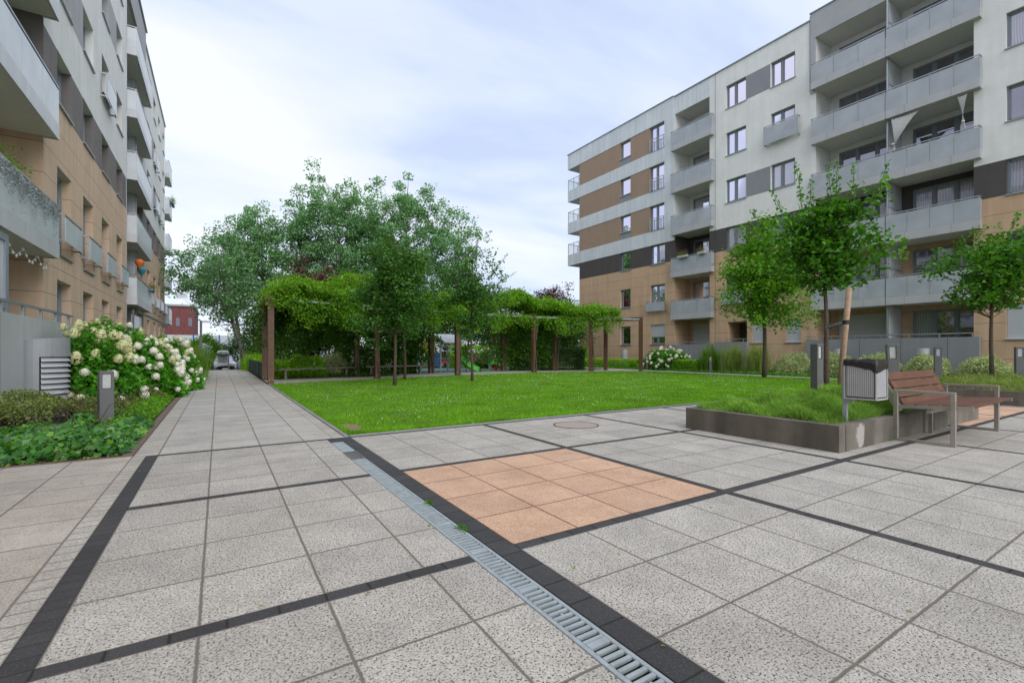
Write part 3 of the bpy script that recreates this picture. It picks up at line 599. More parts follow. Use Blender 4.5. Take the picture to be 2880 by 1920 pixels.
# openings + windows
win=[]
for k,z in enumerate(zs):
    top=z+1.42
    # w1
    if k<3: win.append((23.06,24.12,z,top,2 if False else 1,['glass_dark','glass_dark','glass_blind'][k],0))
    else: j=k-3; win.append((23.06,24.12,10.36+2.89*j,11.68+2.87*j,1,['glass_curtain','glass_blind','glass_dark'][j],0))
    # w2
    if k<3: win.append((19.8,21.1,z,top,2,['glass_dark','glass_dark','glass_curtain'][k],.62 if k==0 else 0))
    else: j=k-3; win.append((19.83,21.16,9.86+2.87*j,11.68+2.87*j,2,'glass_dark' if j!=1 else 'glass_curtain',0))
    if k>0:
        win.append((13.81,15.11,z,top,2,['','glass_dark','glass_curtain','glass_blind','glass_dark','glass_dark'][k],0))
        win.append((11.01,12.33,z,top,2,['','glass_dark','glass_dark','glass_blind','glass_blind','glass_curtain'][k],0))
    win.append((1.45,2.92,z,top,2,['glass_blind','glass_curtain','glass_curtain','glass_dark','glass_curtain','glass_dark'][k],1 if k==0 else 0))
    win.append((-2.9,-1.45,z,top,2,cur[(k+1)%3],0)); win.append((-7.4,-5.9,z,top,2,cur[(k)%3],0))
win.append((10.72,11.5,1.64,2.9,1,'glass_blind',1)); win.append((12.72,13.45,1.64,2.9,1,'glass_blind',1))
for a0,a1,z0,z1,lf,pn,sh in win:
    F.opening(a0,a1,z0,z1,.22); F.window(a0,a1,z0,z1,lf,pn,.2,shutter=sh,split=None if lf!=2 else [.56])
for j in range(3): F.guard(19.86,21.13,9.95+2.87*j,10.75+2.87*j,.04,'clearglass')
F.guard(19.65,21.35,4.02,4.75,.22); F.guard(10.75,12.6,12.9,13.95,.25); F.guard(13.55,15.3,4.05,4.85,.22); F.guard(1.2,3.0,15.85,16.95,.04,'clearglass')
fl=[3.30+2.9*k for k in range(5)]
# loggia 1
side=['beigeR','beigeR','dark','white','white','white']
for k in range(6):
    z0=(fl[k-1]+.16) if k else .35; z1=(fl[k]+.07) if k<5 else 17.5
    F.opening(16.26,18.95,z0,z1,1.6,side[k],side[k])
    F.window(16.35,18.6,z0+.06,z1-.30,2,['glass_blind','glass_dark','glass_dark','glass_dark','glass_dark','glass_dark'][k],d0=-1.59,sill=False,split=[.42],shutter=1 if k==0 else 0)
    if k: F.balcony(15.93,19.08,fl[k-1],.30,posts=3)
# loggia N (two flats with a divider)
for k in range(6):
    z0=(fl[k-1]+.16) if k else .35; z1=(fl[k]+.07) if k<5 else 17.7
    F.opening(3.87,9.96,z0,z1,1.6,side[k],side[k])
    F.window(6.95,9.5,z0+.06,z1-.30,3,['glass_dark','glass_curtain','glass_curtain','glass_dark','glass_dark','glass_dark'][k],d0=-1.59,sill=False,shutter=1 if k==0 else 0)
    F.window(4.0,6.35,z0+.06,z1-.30,3,['glass_dark','glass_dark','glass_curtain','glass_dark','glass_dark','glass_dark'][k],d0=-1.59,sill=False)
    if k: F.balcony(6.84,10.08,fl[k-1],.30,posts=4 if False else 3,sides=(0,1)); F.balcony(3.62,6.81,fl[k-1],.30,posts=4,sides=(1,0))
    q=MB(); F.box(q,6.80,6.85,-1.55,.0,z0+.9,z1-.06); dvp=q.build('divider_screen','frostwhite',RB)
    q=MB(); F.box(q,6.79,6.86,.001,.06,z0-.1 if k else z0+.3,z1-.02); F.box(q,6.79,6.86,-1.55,.0,z0+1.55,z0+1.61); q.build('screen_frame','steel',dvp)
# ground door recess
F.opening(13.75,15.0,.35,2.95,1.3,'beigeR','dark'); 
# grooves of structure joints
q=MB(); F.box(q,15.845,15.865,.001,.006,.2,18.7); F.box(q,10.215,10.235,.051,.056,14.9,18.95); q.build('expansion_joint','dark',RB)
F.build_walls()
# terrace walls
for (a0,a1,zt) in ((3.64,10.3,1.75),(13.6,15.75,1.72),(16.0,19.35,1.6)):
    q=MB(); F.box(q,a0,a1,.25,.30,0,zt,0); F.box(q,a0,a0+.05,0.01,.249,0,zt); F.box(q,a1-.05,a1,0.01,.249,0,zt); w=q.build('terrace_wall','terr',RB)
    q=MB(); F.box(q,a0,a1,.27,.31,zt+.14,zt+.18); 
    for a in np.arange(a0+.2,a1,1.05): F.box(q,a-.02,a+.02,.275,.305,zt+.001,zt+.139)
    q.build('terrace_rail','steel',w)
# north end corner balconies and the overhanging roof
for j in range(3):
    z0=8.82+2.87*j; q=MB(); q.box(25.17,29.035,z0,27.5,30.6,z0+1.0-.01); w=q.build('corner_balcony','panel',RB)
    zt=z0+1.0; q=MB(); q.box(25.19,29.05,zt+.05,25.205,30.55,zt+.92); q.box(25.21,30.54,zt+.05,27.4,30.555,zt+.92); q.build('railing_panel','clearglass',w)
    q=MB(); q.box(25.18,29.04,zt+.925,25.22,30.58,zt+.96); q.box(25.221,30.54,zt+.925,27.4,30.58,zt+.96)
    for (x,y) in ((25.2,29.1),(25.2,29.8),(25.2,30.56),(26.3,30.56)): q.box(x-.02,y-.02,zt,x+.02,y+.02,zt+.924)
    q.build('handrail','steel',w)
q=MB(); q.box(25.17,29.035,17.45,28.5,30.6,18.78); q.build('roof_overhang','panel',RB)
q=MB(); q.box(25.3,29.035,4.35,27.0,29.9,4.6); w=q.build('corner_balcony','fascia',RB)
q=MB(); q.box(25.32,29.05,4.62,25.335,29.88,5.6); q.box(25.34,29.87,4.62,26.9,29.885,5.6); q.build('railing_panel','clearglass',w)
q=MB(); q.box(25.3,29.04,5.605,25.34,29.9,5.64); q.box(25.341,29.86,5.605,26.9,29.9,5.64); q.box(25.31,29.86,4.601,25.34,29.89,5.604); q.build('handrail','steel',w)
# body, north wall, roof
zz=[-.3,7.41,8.83,18.7]; q=MB(); q.add([(x,29.03,z) for z in zz for x in (25.2,38)],[(2*i,2*i+1,2*i+3,2*i+2) for i in range(3)]); q.m=[0,1,2]; q.build('gable_wall',['beigeR','dark','brown'],RB)
q=MB(); q.add([(x,y,z) for z in (-.3,18.7) for x,y in ((25.2,A0),(38,A0),(38,29.03))],[(0,1,4,3),(1,2,5,4)]); q.build('rear_wall','white',RB)
q=MB(); q.quad((27.5,29,-.3),(27.5,A0,-.3),(27.5,A0,18.6),(27.5,29,18.6)); q.build('inner_wall','white',RB)
q=MB(); q.quad((25.25,A0,18.70),(38,A0,18.70),(38,29.0,18.70),(25.25,29.0,18.70)); q.build('roof','grey',RB)
q=MB(); q.box(25.12,10.25,18.725,25.6,19.0,18.77); q.box(25.10,19.03,18.785,25.6,30.66,18.82); q.box(25.61,30.2,18.785,28.6,30.66,18.82); q.box(25.10,3.5,19.055,25.6,10.24,19.10); q.box(25.12,A0,18.725,25.6,3.49,18.77); q.build('parapet_cap','steel',RB)
# ---------------- left building
LB=empty('apartment_building',(-11,22,0),'beige and pale grey apartment block seen steeply from the side on the left','building')
F2=Facade(LB,-5.12,1); G=F2; B0=-6; B1=43.6
G.region(B0,B1,-.3,7.72,'beigeL'); G.region(B0,B1,7.72,9.13,'darkL'); G.region(B0,B1,9.13,18.9,'white')
G.region(15.9,17.3,10.62,12.07,'greyL'); G.region(21.4,23.0,13.54,14.97,'greyL'); G.region(15.9,17.3,16.4,17.8,'greyL'); G.region(37.4,38.9,10.62,12.07,'greyL'); G.region(34.3,36.0,13.54,14.97,'greyL'); 
G.region(25.38,31.2,17.6,19.25,'greyL',.12)
zl=[1.65,3.75,7.75,10.66,13.58,16.46]; cols=[(14.5,15.9),(17.3,18.7),(20.08,21.42),(22.98,24.34),(32.8,34.2),(36.05,37.4),(38.9,40.2),(41.9,43.1)]
for k,z in enumerate(zl):
    for i,(a0,a1) in enumerate(cols):
        top=6.07 if k==1 else (3.06 if k==0 else z+1.40)
        pn=cur[(i*2+k)%3] if k else ('glass_dark' if i<2 else 'glass_blind')
        G.opening(a0,a1,z,top,.30); G.window(a0,a1,z,top,2,pn,.28,fr='frameL',shutter=1 if (k==0 and i in (2,3)) else 0)
        if k==1: G.guard(a0-.22,a1+.22,4.05,4.78,.15,'frostedL')
for (i,k) in ((2,3),(5,4),(5,3),(6,3)): a0,a1=cols[i]; G.guard(a0-.2,a1+.2,zl[k]-.25,zl[k]+.62,.15,'frostedL')
fA=[3.42+2.92*k for k in range(5)]; side2=['beigeL','beigeL','darkL','white','white','white']
for k in range(6):
    z0=(fA[k-1]+.1) if k else .5; z1=(fA[k]+.07) if k<5 else 17.6
    G.opening(6.0,13.36,z0,z1,1.7,side2[k],side2[k]); G.opening(25.6,30.9,z0,z1,1.6,side2[k],side2[k])
    G.window(8.0,12.2,z0+.12,z1-.42,4,'glass_curtain',d0=-1.69,sill=False,fr='frameL'); G.window(26.4,30.0,z0+.12,z1-.42,3,'glass_dark',d0=-1.59,sill=False,fr='frameL')
    if k:
        G.balcony(5.6,13.3,fA[k-1],.30,h=1.30,glass='frostedL',posts=6,fm='fasciaL'); G.balcony(25.58,31.2,fA[k-1]-.08,.38,h=1.34,glass='frostedL',posts=4,fm='fasciaL')
        G.balcony(43.75,46.5,fA[k-1]-.08,.27,h=1.34,glass='frostedL',posts=2,inner=-.5,fm='fasciaL')
    for a in ((25.9,) if k==0 else (25.95,)):
        q=MB(); G.box(q,28.2,28.25,-1.5,0,z0+.05,z1-.06); w=q.build('divider_screen','frostwhite',LB)
        q=MB(); G.box(q,28.19,28.26,.001,.05,z0,z1-.02); G.box(q,28.19,28.26,-1.5,0,z0+1.5,z0+1.56); q.build('screen_frame','steel',w)
q=MB(); G.box(q,25.36,25.40,.0,.02,0,18.9); q.build('expansion_joint','steel',LB)
G.build_walls()
q=MB(); q.add([(x,y,z) for z in (-.3,18.9) for x,y in ((-5.12,B0),(-17,B0),(-17,B1),(-5.12,B1))],[(0,1,5,4),(1,2,6,5),(2,3,7,6)]); q.build('rear_wall','white',LB)
q=MB(); q.quad((-7.4,B0,-.3),(-7.4,B1,-.3),(-7.4,B1,18.8),(-7.4,B0,18.8)); q.build('inner_wall','white',LB)
q=MB(); q.box(-7.2,43.61,-.3,-5.4,46.4,18.2); q.build('stair_block','white',LB)
q=MB(); q.quad((-5.2,B0,18.88),(-17,B0,18.88),(-17,B1,18.88),(-5.2,B1,18.88)); q.build('roof','grey',LB)
q=MB(); q.box(-5.6,B0,18.905,-5.04,25.3,18.95); q.box(-5.6,31.25,18.905,-5.04,43.7,18.95); q.box(-5.6,25.31,19.255,-4.92,31.24,19.30); q.build('parapet_cap','steel',LB)
# terrace wall with rail
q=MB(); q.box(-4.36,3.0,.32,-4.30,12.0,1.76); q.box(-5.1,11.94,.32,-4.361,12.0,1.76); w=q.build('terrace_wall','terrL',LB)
q=MB(); q.box(-4.36,3.0,1.93,-4.31,12.0,1.97)
for a in np.arange(4.1,12,.95): q.box(-4.355,a-.03,1.761,-4.315,a+.03,1.929)
q.build('terrace_rail','steel',w)
q=MB(); q.box(-4.95,8.3,.5,-4.90,10.15,3.28); w=q.build('privacy_screen','frostwhite',LB)
q=MB(); 
for (y0,y1,z0,z1) in ((8.3,8.4,.5,3.35),(10.05,10.2,.5,3.35),(8.4,10.05,3.22,3.35),(8.4,10.05,1.95,2.08)): q.box(-4.97,y0,z0,-4.87,y1,z1)
q.build('screen_frame','frameL',w)
# awning frame on the second ground terrace
q=MB(); q.bar((-4.7,25.8,3.0),(-3.9,27.6,2.55),.05,.07); q.bar((-4.7,28.9,3.0),(-3.9,27.6,2.55),.05,.05); q.bar((-3.9,25.9,2.5),(-3.9,29.6,2.5),.08,.08); q.bar((-4.9,25.7,.2),(-4.9,25.7,3.1),.07,.07); q.bar((-4.9,28.9,.2),(-4.9,28.9,3.1),.07,.07); q.bar((-4.9,25.7,1.75),(-4.9,28.9,1.75),.05,.05); q.build('awning_frame','bollard',LB)
q=MB(); q.box(-4.98,25.75,.3,-4.95,28.9,2.9); q.build('privacy_screen','frostwhite',LB)
# ================================================= STREET FURNITURE
def copy_tree(o,loc,rz=0,parent=None,sc=None):
    c=o.copy(); COL.objects.link(c)
    if parent is None: c.location=loc; c.rotation_euler=(0,0,rz)
    else: c.parent=parent
    if sc and parent is None: c.scale=sc
    for ch in o.children: copy_tree(ch,None,0,c)
    return c
# bollard lights: square posts with a lit window near the top
bl=empty('bollard_light',(0,0,0)); w=.17; d=.13; h=.97
q=MB(); q.box(-w/2,-d/2,-.05,w/2,d/2,.70,bev=.004); q.box(-w/2,-d/2,.70,-w/2+.035,d/2,.93); q.box(w/2-.035,-d/2,.70,w/2,d/2,.93); q.box(-w/2+.035,.0,.70,w/2-.035,d/2,.93); q.box(-w/2,-d/2,.93,w/2,d/2,h,bev=.004); q.build('post','bollard',bl,smooth=False)
q=MB(); q.box(-w/2+.036,-d/2+.018,.71,w/2-.036,-.001,.925); q.build('lens','lampglass',bl)
BP=[((-2.93,6.78,-.08),20,'grey bollard light standing in the ivy bed beside the walkway on the left',(1,1,.97)),
((7.74,1.88,.32),-8,'grey bollard light in the raised planter to the left of the slim tree trunk',(1,1,1)),
((9.15,1.2,.32),-58,'grey bollard light behind the bench backrest, leaning slightly and turned sideways',(1,1,1)),
((17.0,2.75,.30),-60,'grey bollard light seen past the right end of the bench backrest, against the variegated shrubs',(1,1,1)),
((16.65,.98,.30),-60,'grey bollard light at the right edge of the photo in the far planter',(1,1,1)),
((20.95,6.6,0),-60,'thin low pale bollard light at the path beside the variegated shrubs',(.8,.8,.86)),
((20.9,13.2,0),-60,'slim bollard light by the tall ornamental grass across the lawn',(.8,.8,.9)),
((20.9,17.6,0),-60,'slim bollard light in front of the white hydrangea across the lawn',(.8,.8,.9)),
((-2.75,12.4,0),15,'low bollard light half hidden under the hydrangea by the walkway',(.9,.9,.55))]
for i,(loc,a,lb,sc) in enumerate(BP):
    o=bl if i==0 else copy_tree(bl,loc)
    o.location=loc; o.rotation_euler=(R(1.5) if i==2 else 0,R(-2.5) if i==2 else 0,R(a)); o.scale=sc; tag(o,lb,'bollard light','bollard lights around the courtyard')
# planters
def planter(x0,y0,x1,y1,h,label,t=.11):
    o=empty('raised_planter',((x0+x1)/2,(y0+y1)/2,0),label,'planter')
    q=MB(); q.add([(x0,y0,0),(x1,y0,0),(x1,y1,0),(x0,y1,0),(x0,y0,h),(x1,y0,h),(x1,y1,h),(x0,y1,h),(x0+t,y0+t,h),(x1-t,y0+t,h),(x1-t,y1-t,h),(x0+t,y1-t,h),(x0+t,y0+t,.1),(x1-t,y0+t,.1),(x1-t,y1-t,.1),(x0+t,y1-t,.1)],
      [(0,1,5,4),(1,2,6,5),(2,3,7,6),(3,0,4,7),(4,5,9,8),(5,6,10,9),(6,7,11,10),(7,4,8,11),(8,9,13,12),(9,10,14,13),(10,11,15,14),(11,8,12,15)]); wl=q.build('wall','concrete',o)
    bv=wl.modifiers.new('bev','BEVEL'); bv.width=.006; bv.segments=2; bv.limit_method='ANGLE'
    q=MB(); q.quad((x0+t,y0+t,h-.04),(x1-t,y0+t,h-.04),(x1-t,y1-t,h-.04),(x0+t,y1-t,h-.04)); q.build('soil','soil',o)
    return o
pl1=planter(4.47,.14,9.5,2.2,.31,'low concrete planter holding the staked tree and litter bin')
# seams, lighter lime stain
q=MB(); q.box(4.62,.137,.003,4.632,.1395,.305); q.box(7.2,.137,.003,7.212,.1395,.305); q.build('seam','soil',pl1)
m,n,l,p=nodes('lime_stain'); p.inputs['Roughness'].default_value=.9; p.inputs['Base Color'].default_value=(.42,.40,.37,1)
tc=n.new('ShaderNodeTexCoord'); mpn=n.new('ShaderNodeMapping'); l.new(tc.outputs['Object'],mpn.inputs[0]); mpn.inputs['Scale'].default_value=(9,9,3)
nz=n.new('ShaderNodeTexNoise'); l.new(mpn.outputs[0],nz.inputs[0]); nz.inputs['Scale'].default_value=1.6; nz.inputs['Detail'].default_value=8; nz.inputs['Roughness'].default_value=.7
uv=n.new('ShaderNodeUVMap'); uv.uv_map='UVMap'; sx=n.new('ShaderNodeSeparateXYZ'); l.new(uv.outputs[0],sx.inputs[0])
def mth(op,a,b=None,v=None):
    x=n.new('ShaderNodeMath'); x.operation=op; l.new(a,x.inputs[0])
    if b is not None: l.new(b,x.inputs[1])
    elif v is not None: x.inputs[1].default_value=v
    return x.outputs[0]
ax=mth('ABSOLUTE',mth('SUBTRACT',sx.outputs[0],v=.5)); ay=mth('ABSOLUTE',mth('SUBTRACT',sx.outputs[1],v=.5))
mk_=mth('SUBTRACT',mth('MULTIPLY',nz.outputs[0],v=1.5),mth('MULTIPLY',ax,v=1.9)); mk2=mth('SUBTRACT',mk_,mth('MULTIPLY',mth('POWER',ay,v=4),v=6)); mrr=n.new('ShaderNodeMapRange'); l.new(mk2,mrr.inputs[0]); mrr.inputs[1].default_value=.15; mrr.inputs[2].default_value=.42; mrr.inputs[4].default_value=.8
t_=n.new('ShaderNodeBsdfTransparent'); ms=n.new('ShaderNodeMixShader'); l.new(mrr.outputs[0],ms.inputs[0]); l.new(t_.outputs[0],ms.inputs[1]); l.new(p.outputs[0],ms.inputs[2]); l.new(ms.outputs[0],n['Material Output'].inputs[0]); M['lime']=m
q=MB(); q.quad((4.78,.1365,.01),(5.2,.1365,.01),(5.2,.1365,.305),(4.78,.1365,.305),0,[(0,0),(1,0),(1,1),(0,1)]); q.build('lime_stain','lime',pl1)
pl2=planter(12.7,-4,19,2.25,.31,'long low concrete planter behind the bench toward the right edge')
# heather-like shrubs in planters
def bumps(X,Y,sd,amp=1,f=1.0):
    r_=rs(sd); z=0*X
    for k in range(7):
        a,b,c=r_.uniform(-2.6,2.6,3)*f; z=z+np.sin(X*a+Y*b+c*3)
    return amp*z/7
def needlebed(name,x0,x1,y0,y1,z0,h,n,mat,sd,label_kind='stuff',w=.007,hb=.09,edge=.25):
    rg=rs(sd); X=rg.uniform(x0,x1,n); Y=rg.uniform(y0,y1,n); e_=np.minimum.reduce([X-x0,x1-X,Y-y0,y1-Y]); prof=np.clip(e_/edge,0,1)**.5
    H=h*prof*(.68+1.5*bumps(X,Y,sd+1,1,3.4))+.01; U=rg.uniform(0,1,n)**.35; Z=z0+H*U
    V=blades(np.stack([X,Y,Z],1),hb,w,rg,.75); o=npmesh(name,V,3,mat); tag(o,kind='stuff'); return o
needlebed('planter_heather',4.6,9.38,.26,2.12,.27,.20,120000,'heather',5,w=.0065,hb=.05)
needlebed('planter_heather',12.85,18.9,-3.8,2.1,.27,.2,30000,'heatherfar',6,w=.014,hb=.10)
# bench
def bench(loc,label,rz=0):
    o=empty('bench',loc,label,'bench'); x0,x1=0,2.04; w_=.05
    for x in (x0,x1):
        q=MB(); 
        q.box(x,-.46,0,x+w_,-.46+w_,.66,bev=.004); q.box(x,.10,0,x+w_,.10+w_,.66,bev=.004); q.box(x+.001,-.46+w_,0.0,x+w_-.001,.10,.035,bev=.003); q.box(x+.001,-.46+w_,.622,x+w_-.001,.10,.66,bev=.003)
        q.build('side_frame','inox',o,local=True)
    q=MB()
    for x in (x0+w_+.002,x1-.047): q.bar((x+.022,-.60,.475),(x+.022,.14,.435),.045,.045); q.bar((x+.022,.10,.38),(x+.022,.33,.85),.045,.075)
    q.bar((x0+w_,-.2,.40),(x1,-.2,.40),.04,.04); q.bar((1.06,.14,.40),(1.06,.30,.86),.04,.02); q.box(1.03,.02,0,1.07,.06,.40)
    q.build('steel_bracket','inox',o,local=True)
    for k in range(5):
        y=-.585+k*.142; z=.497-(y+.6)*.055
        q=MB(); q.box(x0+.10,y,z-.03,x1-.05,y+.125,z+.006,bev=.006); q.build('seat_slat','slat',o,local=True)
    for k in range(4):
        t=.10+k*.235; yy=.10+.26*t*.98; 
        a=Vector((0,.23,.47)).normalized(); c=Vector((0,.10,.38))+a*(.075+k*.122); nrm=Vector((0,-a.z,a.y)); q=MB(); ct=c+nrm*.045
        q.bar((x0+.10,ct.y,ct.z+.02),(x1-.05,ct.y,ct.z+.02),.106,.03,up=nrm); q.build('back_slat','slat',o,local=True)
    o.rotation_euler=(0,0,rz); return o
bench((5.98,.0,0),'steel framed bench with reddish timber slats standing against the near concrete planter',R(1.5))
b2=bench((12.4,25.0,.01),'small bench with brown slats between the playground bin and the spring rocker',R(-5))
b3=copy_tree(b2,(16.1,24.6,.01),R(-8)); b3['label']='brown slatted bench right of the playground, behind the pergola post'
for o in (b2,b3): o['group']='benches at the playground'
# litter bin
lb=empty('litter_bin',(5.05,.12,.31),'square perforated grey litter bin on a post with a black bin liner','litter bin')
q=MB(); X0,X1,Y0,Y1,Z0,Z1=4.9,5.2,-.055,.265,.60,1.04
def perf(mb,p0,u,v,nu,nv,du,dv,hole=.5,thick=None):
    p0=Vector(p0);u=Vector(u);v=Vector(v)
    # vertical ribs and horizontal ribs leave real square holes
    for i in range(nu+1):
        a=p0+u*(i*du-du*(1-hole)/2) if i else p0; b_2=p0+u*(min(i*du+du*(1-hole)/2,nu*du)); mb.quad(a,b_2,b_2+v*(nv*dv),a+v*(nv*dv))
    for i in range(nu):
        for j in range(nv+1):
            a=p0+u*(i*du+du*(1-hole)/2); c=a+u*(du*hole); z0=max(j*dv-dv*(1-hole)/2,0); z1=min(j*dv+dv*(1-hole)/2,nv*dv); mb.quad(a+v*z0,c+v*z0,c+v*z1,a+v*z1)
perf(q,(X0,Y0+.02,Z0+.02),(0,1,0),(0,0,1),13,17,(.28/13),.40/17,.44); perf(q,(X0+.02,Y0,Z0+.02),(1,0,0),(0,0,1),12,17,.26/12,.40/17,.44)
q.build('perforated_panel','ventlight',lb)
q=MB()
for (x,y) in ((X0,Y0),(X1,Y0),(X0,Y1),(X1,Y1)): q.box(x-.007,y-.007,Z0-.01,x+.007,y+.007,Z1)
q.box(X0-.004,Y0-.004,Z0-.012,X1+.004,Y1+.004,Z0+.004); q.box(X0,Y1-.004,Z0,X1,Y1,Z1); q.box(X1-.004,Y0,Z0,X1,Y1,Z1)
q.build('frame','ventlight',lb)
q=MB(); q.box(X0+.012,Y0+.012,Z0+.01,X1-.012,Y1-.012,Z1-.03); q.build('inner_bag','black',lb)
q=MB(); q.box(4.955,.268,.2,5.0,.312,1.04); q.box(4.95,.20,.545,5.0,.30,.59); q.build('post','galv',lb)
q=MB(); nn=48; rg=random.Random(4); V=[]; per=[]
for k in range(nn):
    t=k/nn*4; sgm=int(t); u=t-sgm; cs=[(X0,Y0),(X1,Y0),(X1,Y1),(X0,Y1),(X0,Y0)]; per.append((cs[sgm][0]*(1-u)+cs[sgm+1][0]*u,cs[sgm][1]*(1-u)+cs[sgm+1][1]*u))
cx_,cy_=(X0+X1)/2,(Y0+Y1)/2
for k,(x,y) in enumerate(per):
    # deeper overhang near the front corner
    dcor=math.hypot(x-X0,y-Y0); low=Z1-.05-.055*math.exp(-(dcor/.20)**2)-.03*(y<Y0+.03)+rg.uniform(-.006,.006)
    for z,e_ in ((low,1.05),((low+Z1)/2,1.06+rg.uniform(-.01,.01)),(Z1+.012+rg.uniform(-.004,.014),1.06),(Z1+.01+rg.uniform(-.01,.022),.96),(Z1-.06,.86)): V.append((cx_+(x-cx_)*e_,cy_+(y-cy_)*e_,z))
q.add(V,[(5*k+j,5*((k+1)%nn)+j,5*((k+1)%nn)+j+1,5*k+j+1) for k in range(nn) for j in range(4)]); q.build('bin_liner','bag',lb,smooth=True)
# ventilation outlets
def louvre(name,cx,cy,r,h,ang0,ang1,l0,l1,nl,label,body,z0=0,slope=0,out=.9):
    o=empty(name,(cx,cy,z0),label,'ventilation outlet'); q=MB(); n_=28; V=[];F=[]
    A=np.linspace(ang0,ang1,n_+1); zl0,zl1=z0+h*.22,z0+h*.78
    def top(a): return z0+h+slope*math.cos(a)
    la0,la1=l0,l1
    for i,a in enumerate(A): V+= [(cx+r*math.cos(a),cy+r*math.sin(a),zz) for zz in (z0,zl0,zl1,top(a))]
    for i in range(n_):
        am=(A[i]+A[i+1])/2
        for j in range(3):
            if j==1 and la0<am<la1: continue
            F.append((4*i+j,4*i+4+j,4*i+5+j,4*i+1+j))
    V.append((cx,cy,z0+h)); c_=len(V)-1
    for i in range(n_): F.append((4*i+3,4*i+7,c_))
    q.add(V,F); q.build('housing',body,o,smooth=False)
    s_=MB(); V=[];F=[]; As=np.linspace(la0,la1,17)
    dz=(zl1-zl0)/nl
    for k in range(nl):
        b=len(V)
        for a in As: V+= [(cx+(r-.05)*math.cos(a),cy+(r-.05)*math.sin(a),zl0+dz*(k+.95)),(cx+(r+.005)*math.cos(a),cy+(r+.005)*math.sin(a),zl0+dz*(k+.22)),(cx+(r+.005)*math.cos(a),cy+(r+.005)*math.sin(a),zl0+dz*(k+.12))]
        for i in range(16):
            F.append((b+3*i,b+3*i+3,b+3*i+4,b+3*i+1)); F.append((b+3*i+1,b+3*i+4,b+3*i+5,b+3*i+2))
    s_.add(V,F); s_.build('louvre_slats','ventlight' if body=='vent' else body,o)
    k=MB(); V=[(cx+(r-.09)*math.cos(a),cy+(r-.09)*math.sin(a),z) for a in A for z in (z0,z0+h*.95)]; k.add(V,[(2*i,2*i+2,2*i+3,2*i+1) for i in range(n_)]); k.build('inner_shaft','black',o)
    return o
louvre('ventilation_outlet',-4.22,9.15,.42,1.36,R(-185),R(95),R(-72),R(20),8,'tall rounded grey ventilation outlet with louvres by the left terrace wall','vent',0,.05)
v1=louvre('ventilation_outlet',24.5,8.6,.24,1.28,R(60),R(300),R(110),R(255),7,'rounded vent behind the variegated shrubs, left of the staked tree stake','ventlight')
v1['label']='pale rounded vent seen just right of the staked tree trunk, behind the shrubs'
v2=copy_tree(v1,(24.35,5.3,0)); v2['label']='pale rounded vent seen just right of the leaning bollard light, behind the shrubs'
v3=copy_tree(v1,(24.3,22.8,0)); v3['label']='pale vent against the beige wall beside the last pergola posts'
for o in (v1,v2,v3): o['group']='vents along the right building'
# ================================================= PERGOLA
PG=empty('pergola',(9,17.5,0),'long curved timber pergola with steel top rails carrying wisteria','pergola')
fp=[(0.05,16.0),(4.1,17.15),(8.15,17.9),(13.0,18.5),(16.4,17.7),(19.2,16.55)]; bp=[(.05,18.6),(3.95,20.0),(7.9,20.6),(12.5,20.9),(15.3,19.6),(18.3,18.5)]
for (x,y),(u,v) in zip(fp,bp):
    an=math.atan2(v-y,u-x)-math.pi/2
    for (px,py) in ((x,y),(u,v)):
        q=MB(); c,s_=math.cos(an),math.sin(an); hw=.095
        cs=[(px+c*a-s_*b,py+s_*a+c*b) for a,b in ((-hw,-hw),(hw,-hw),(hw,hw),(-hw,hw))]
        q.add([(a,b,0.0) for a,b in cs]+[(a,b,3.12) for a,b in cs],[(0,1,5,4),(1,2,6,5),(2,3,7,6),(3,0,4,7),(4,5,6,7)]); po=q.build('post','wood',PG)
        q=MB(); 
        for sg in (-.05,.05): q.box(px+sg-.012,py-.115,.14,px+sg+.012,py-.099,.165)
        q.build('bolt','galv',po)
    q=MB(); q.bar((x,y,3.02),(u,v,3.02),.10,.20); q.build('beam','wood',PG)
for P_l in (fp,bp):
    for f0,f1 in zip(P_l,P_l[1:]): q=MB(); q.bar((*f0,3.0),(*f1,3.0),.07,.07); q.build('steel_rail','galv',PG)
for t in (.25,.5,.75):
    for (a,b),(c,d) in zip(zip(fp,bp),list(zip(fp,bp))[1:]):
        p0=[a[k]*(1-t)+b[k]*t for k in (0,1)]; p1=[c[k]*(1-t)+d[k]*t for k in (0,1)]; q=MB(); q.bar((*p0,3.05),(*p1,3.05),.05,.05); q.build('steel_rail','galv',PG)
# seat along the back of the pergola
q=MB(); 
for a,b in (((.5,18.5),(3.7,19.7)),((4.3,19.85),(7.5,20.35))): q.bar((*a,.42),(*b,.42),.30,.06)
for x,y in ((.8,18.6),(3.4,19.6),(4.6,19.9),(7.2,20.3)): q.box(x-.04,y-.1,0,x+.04,y+.1,.39)
q.build('seat','path_far',PG)
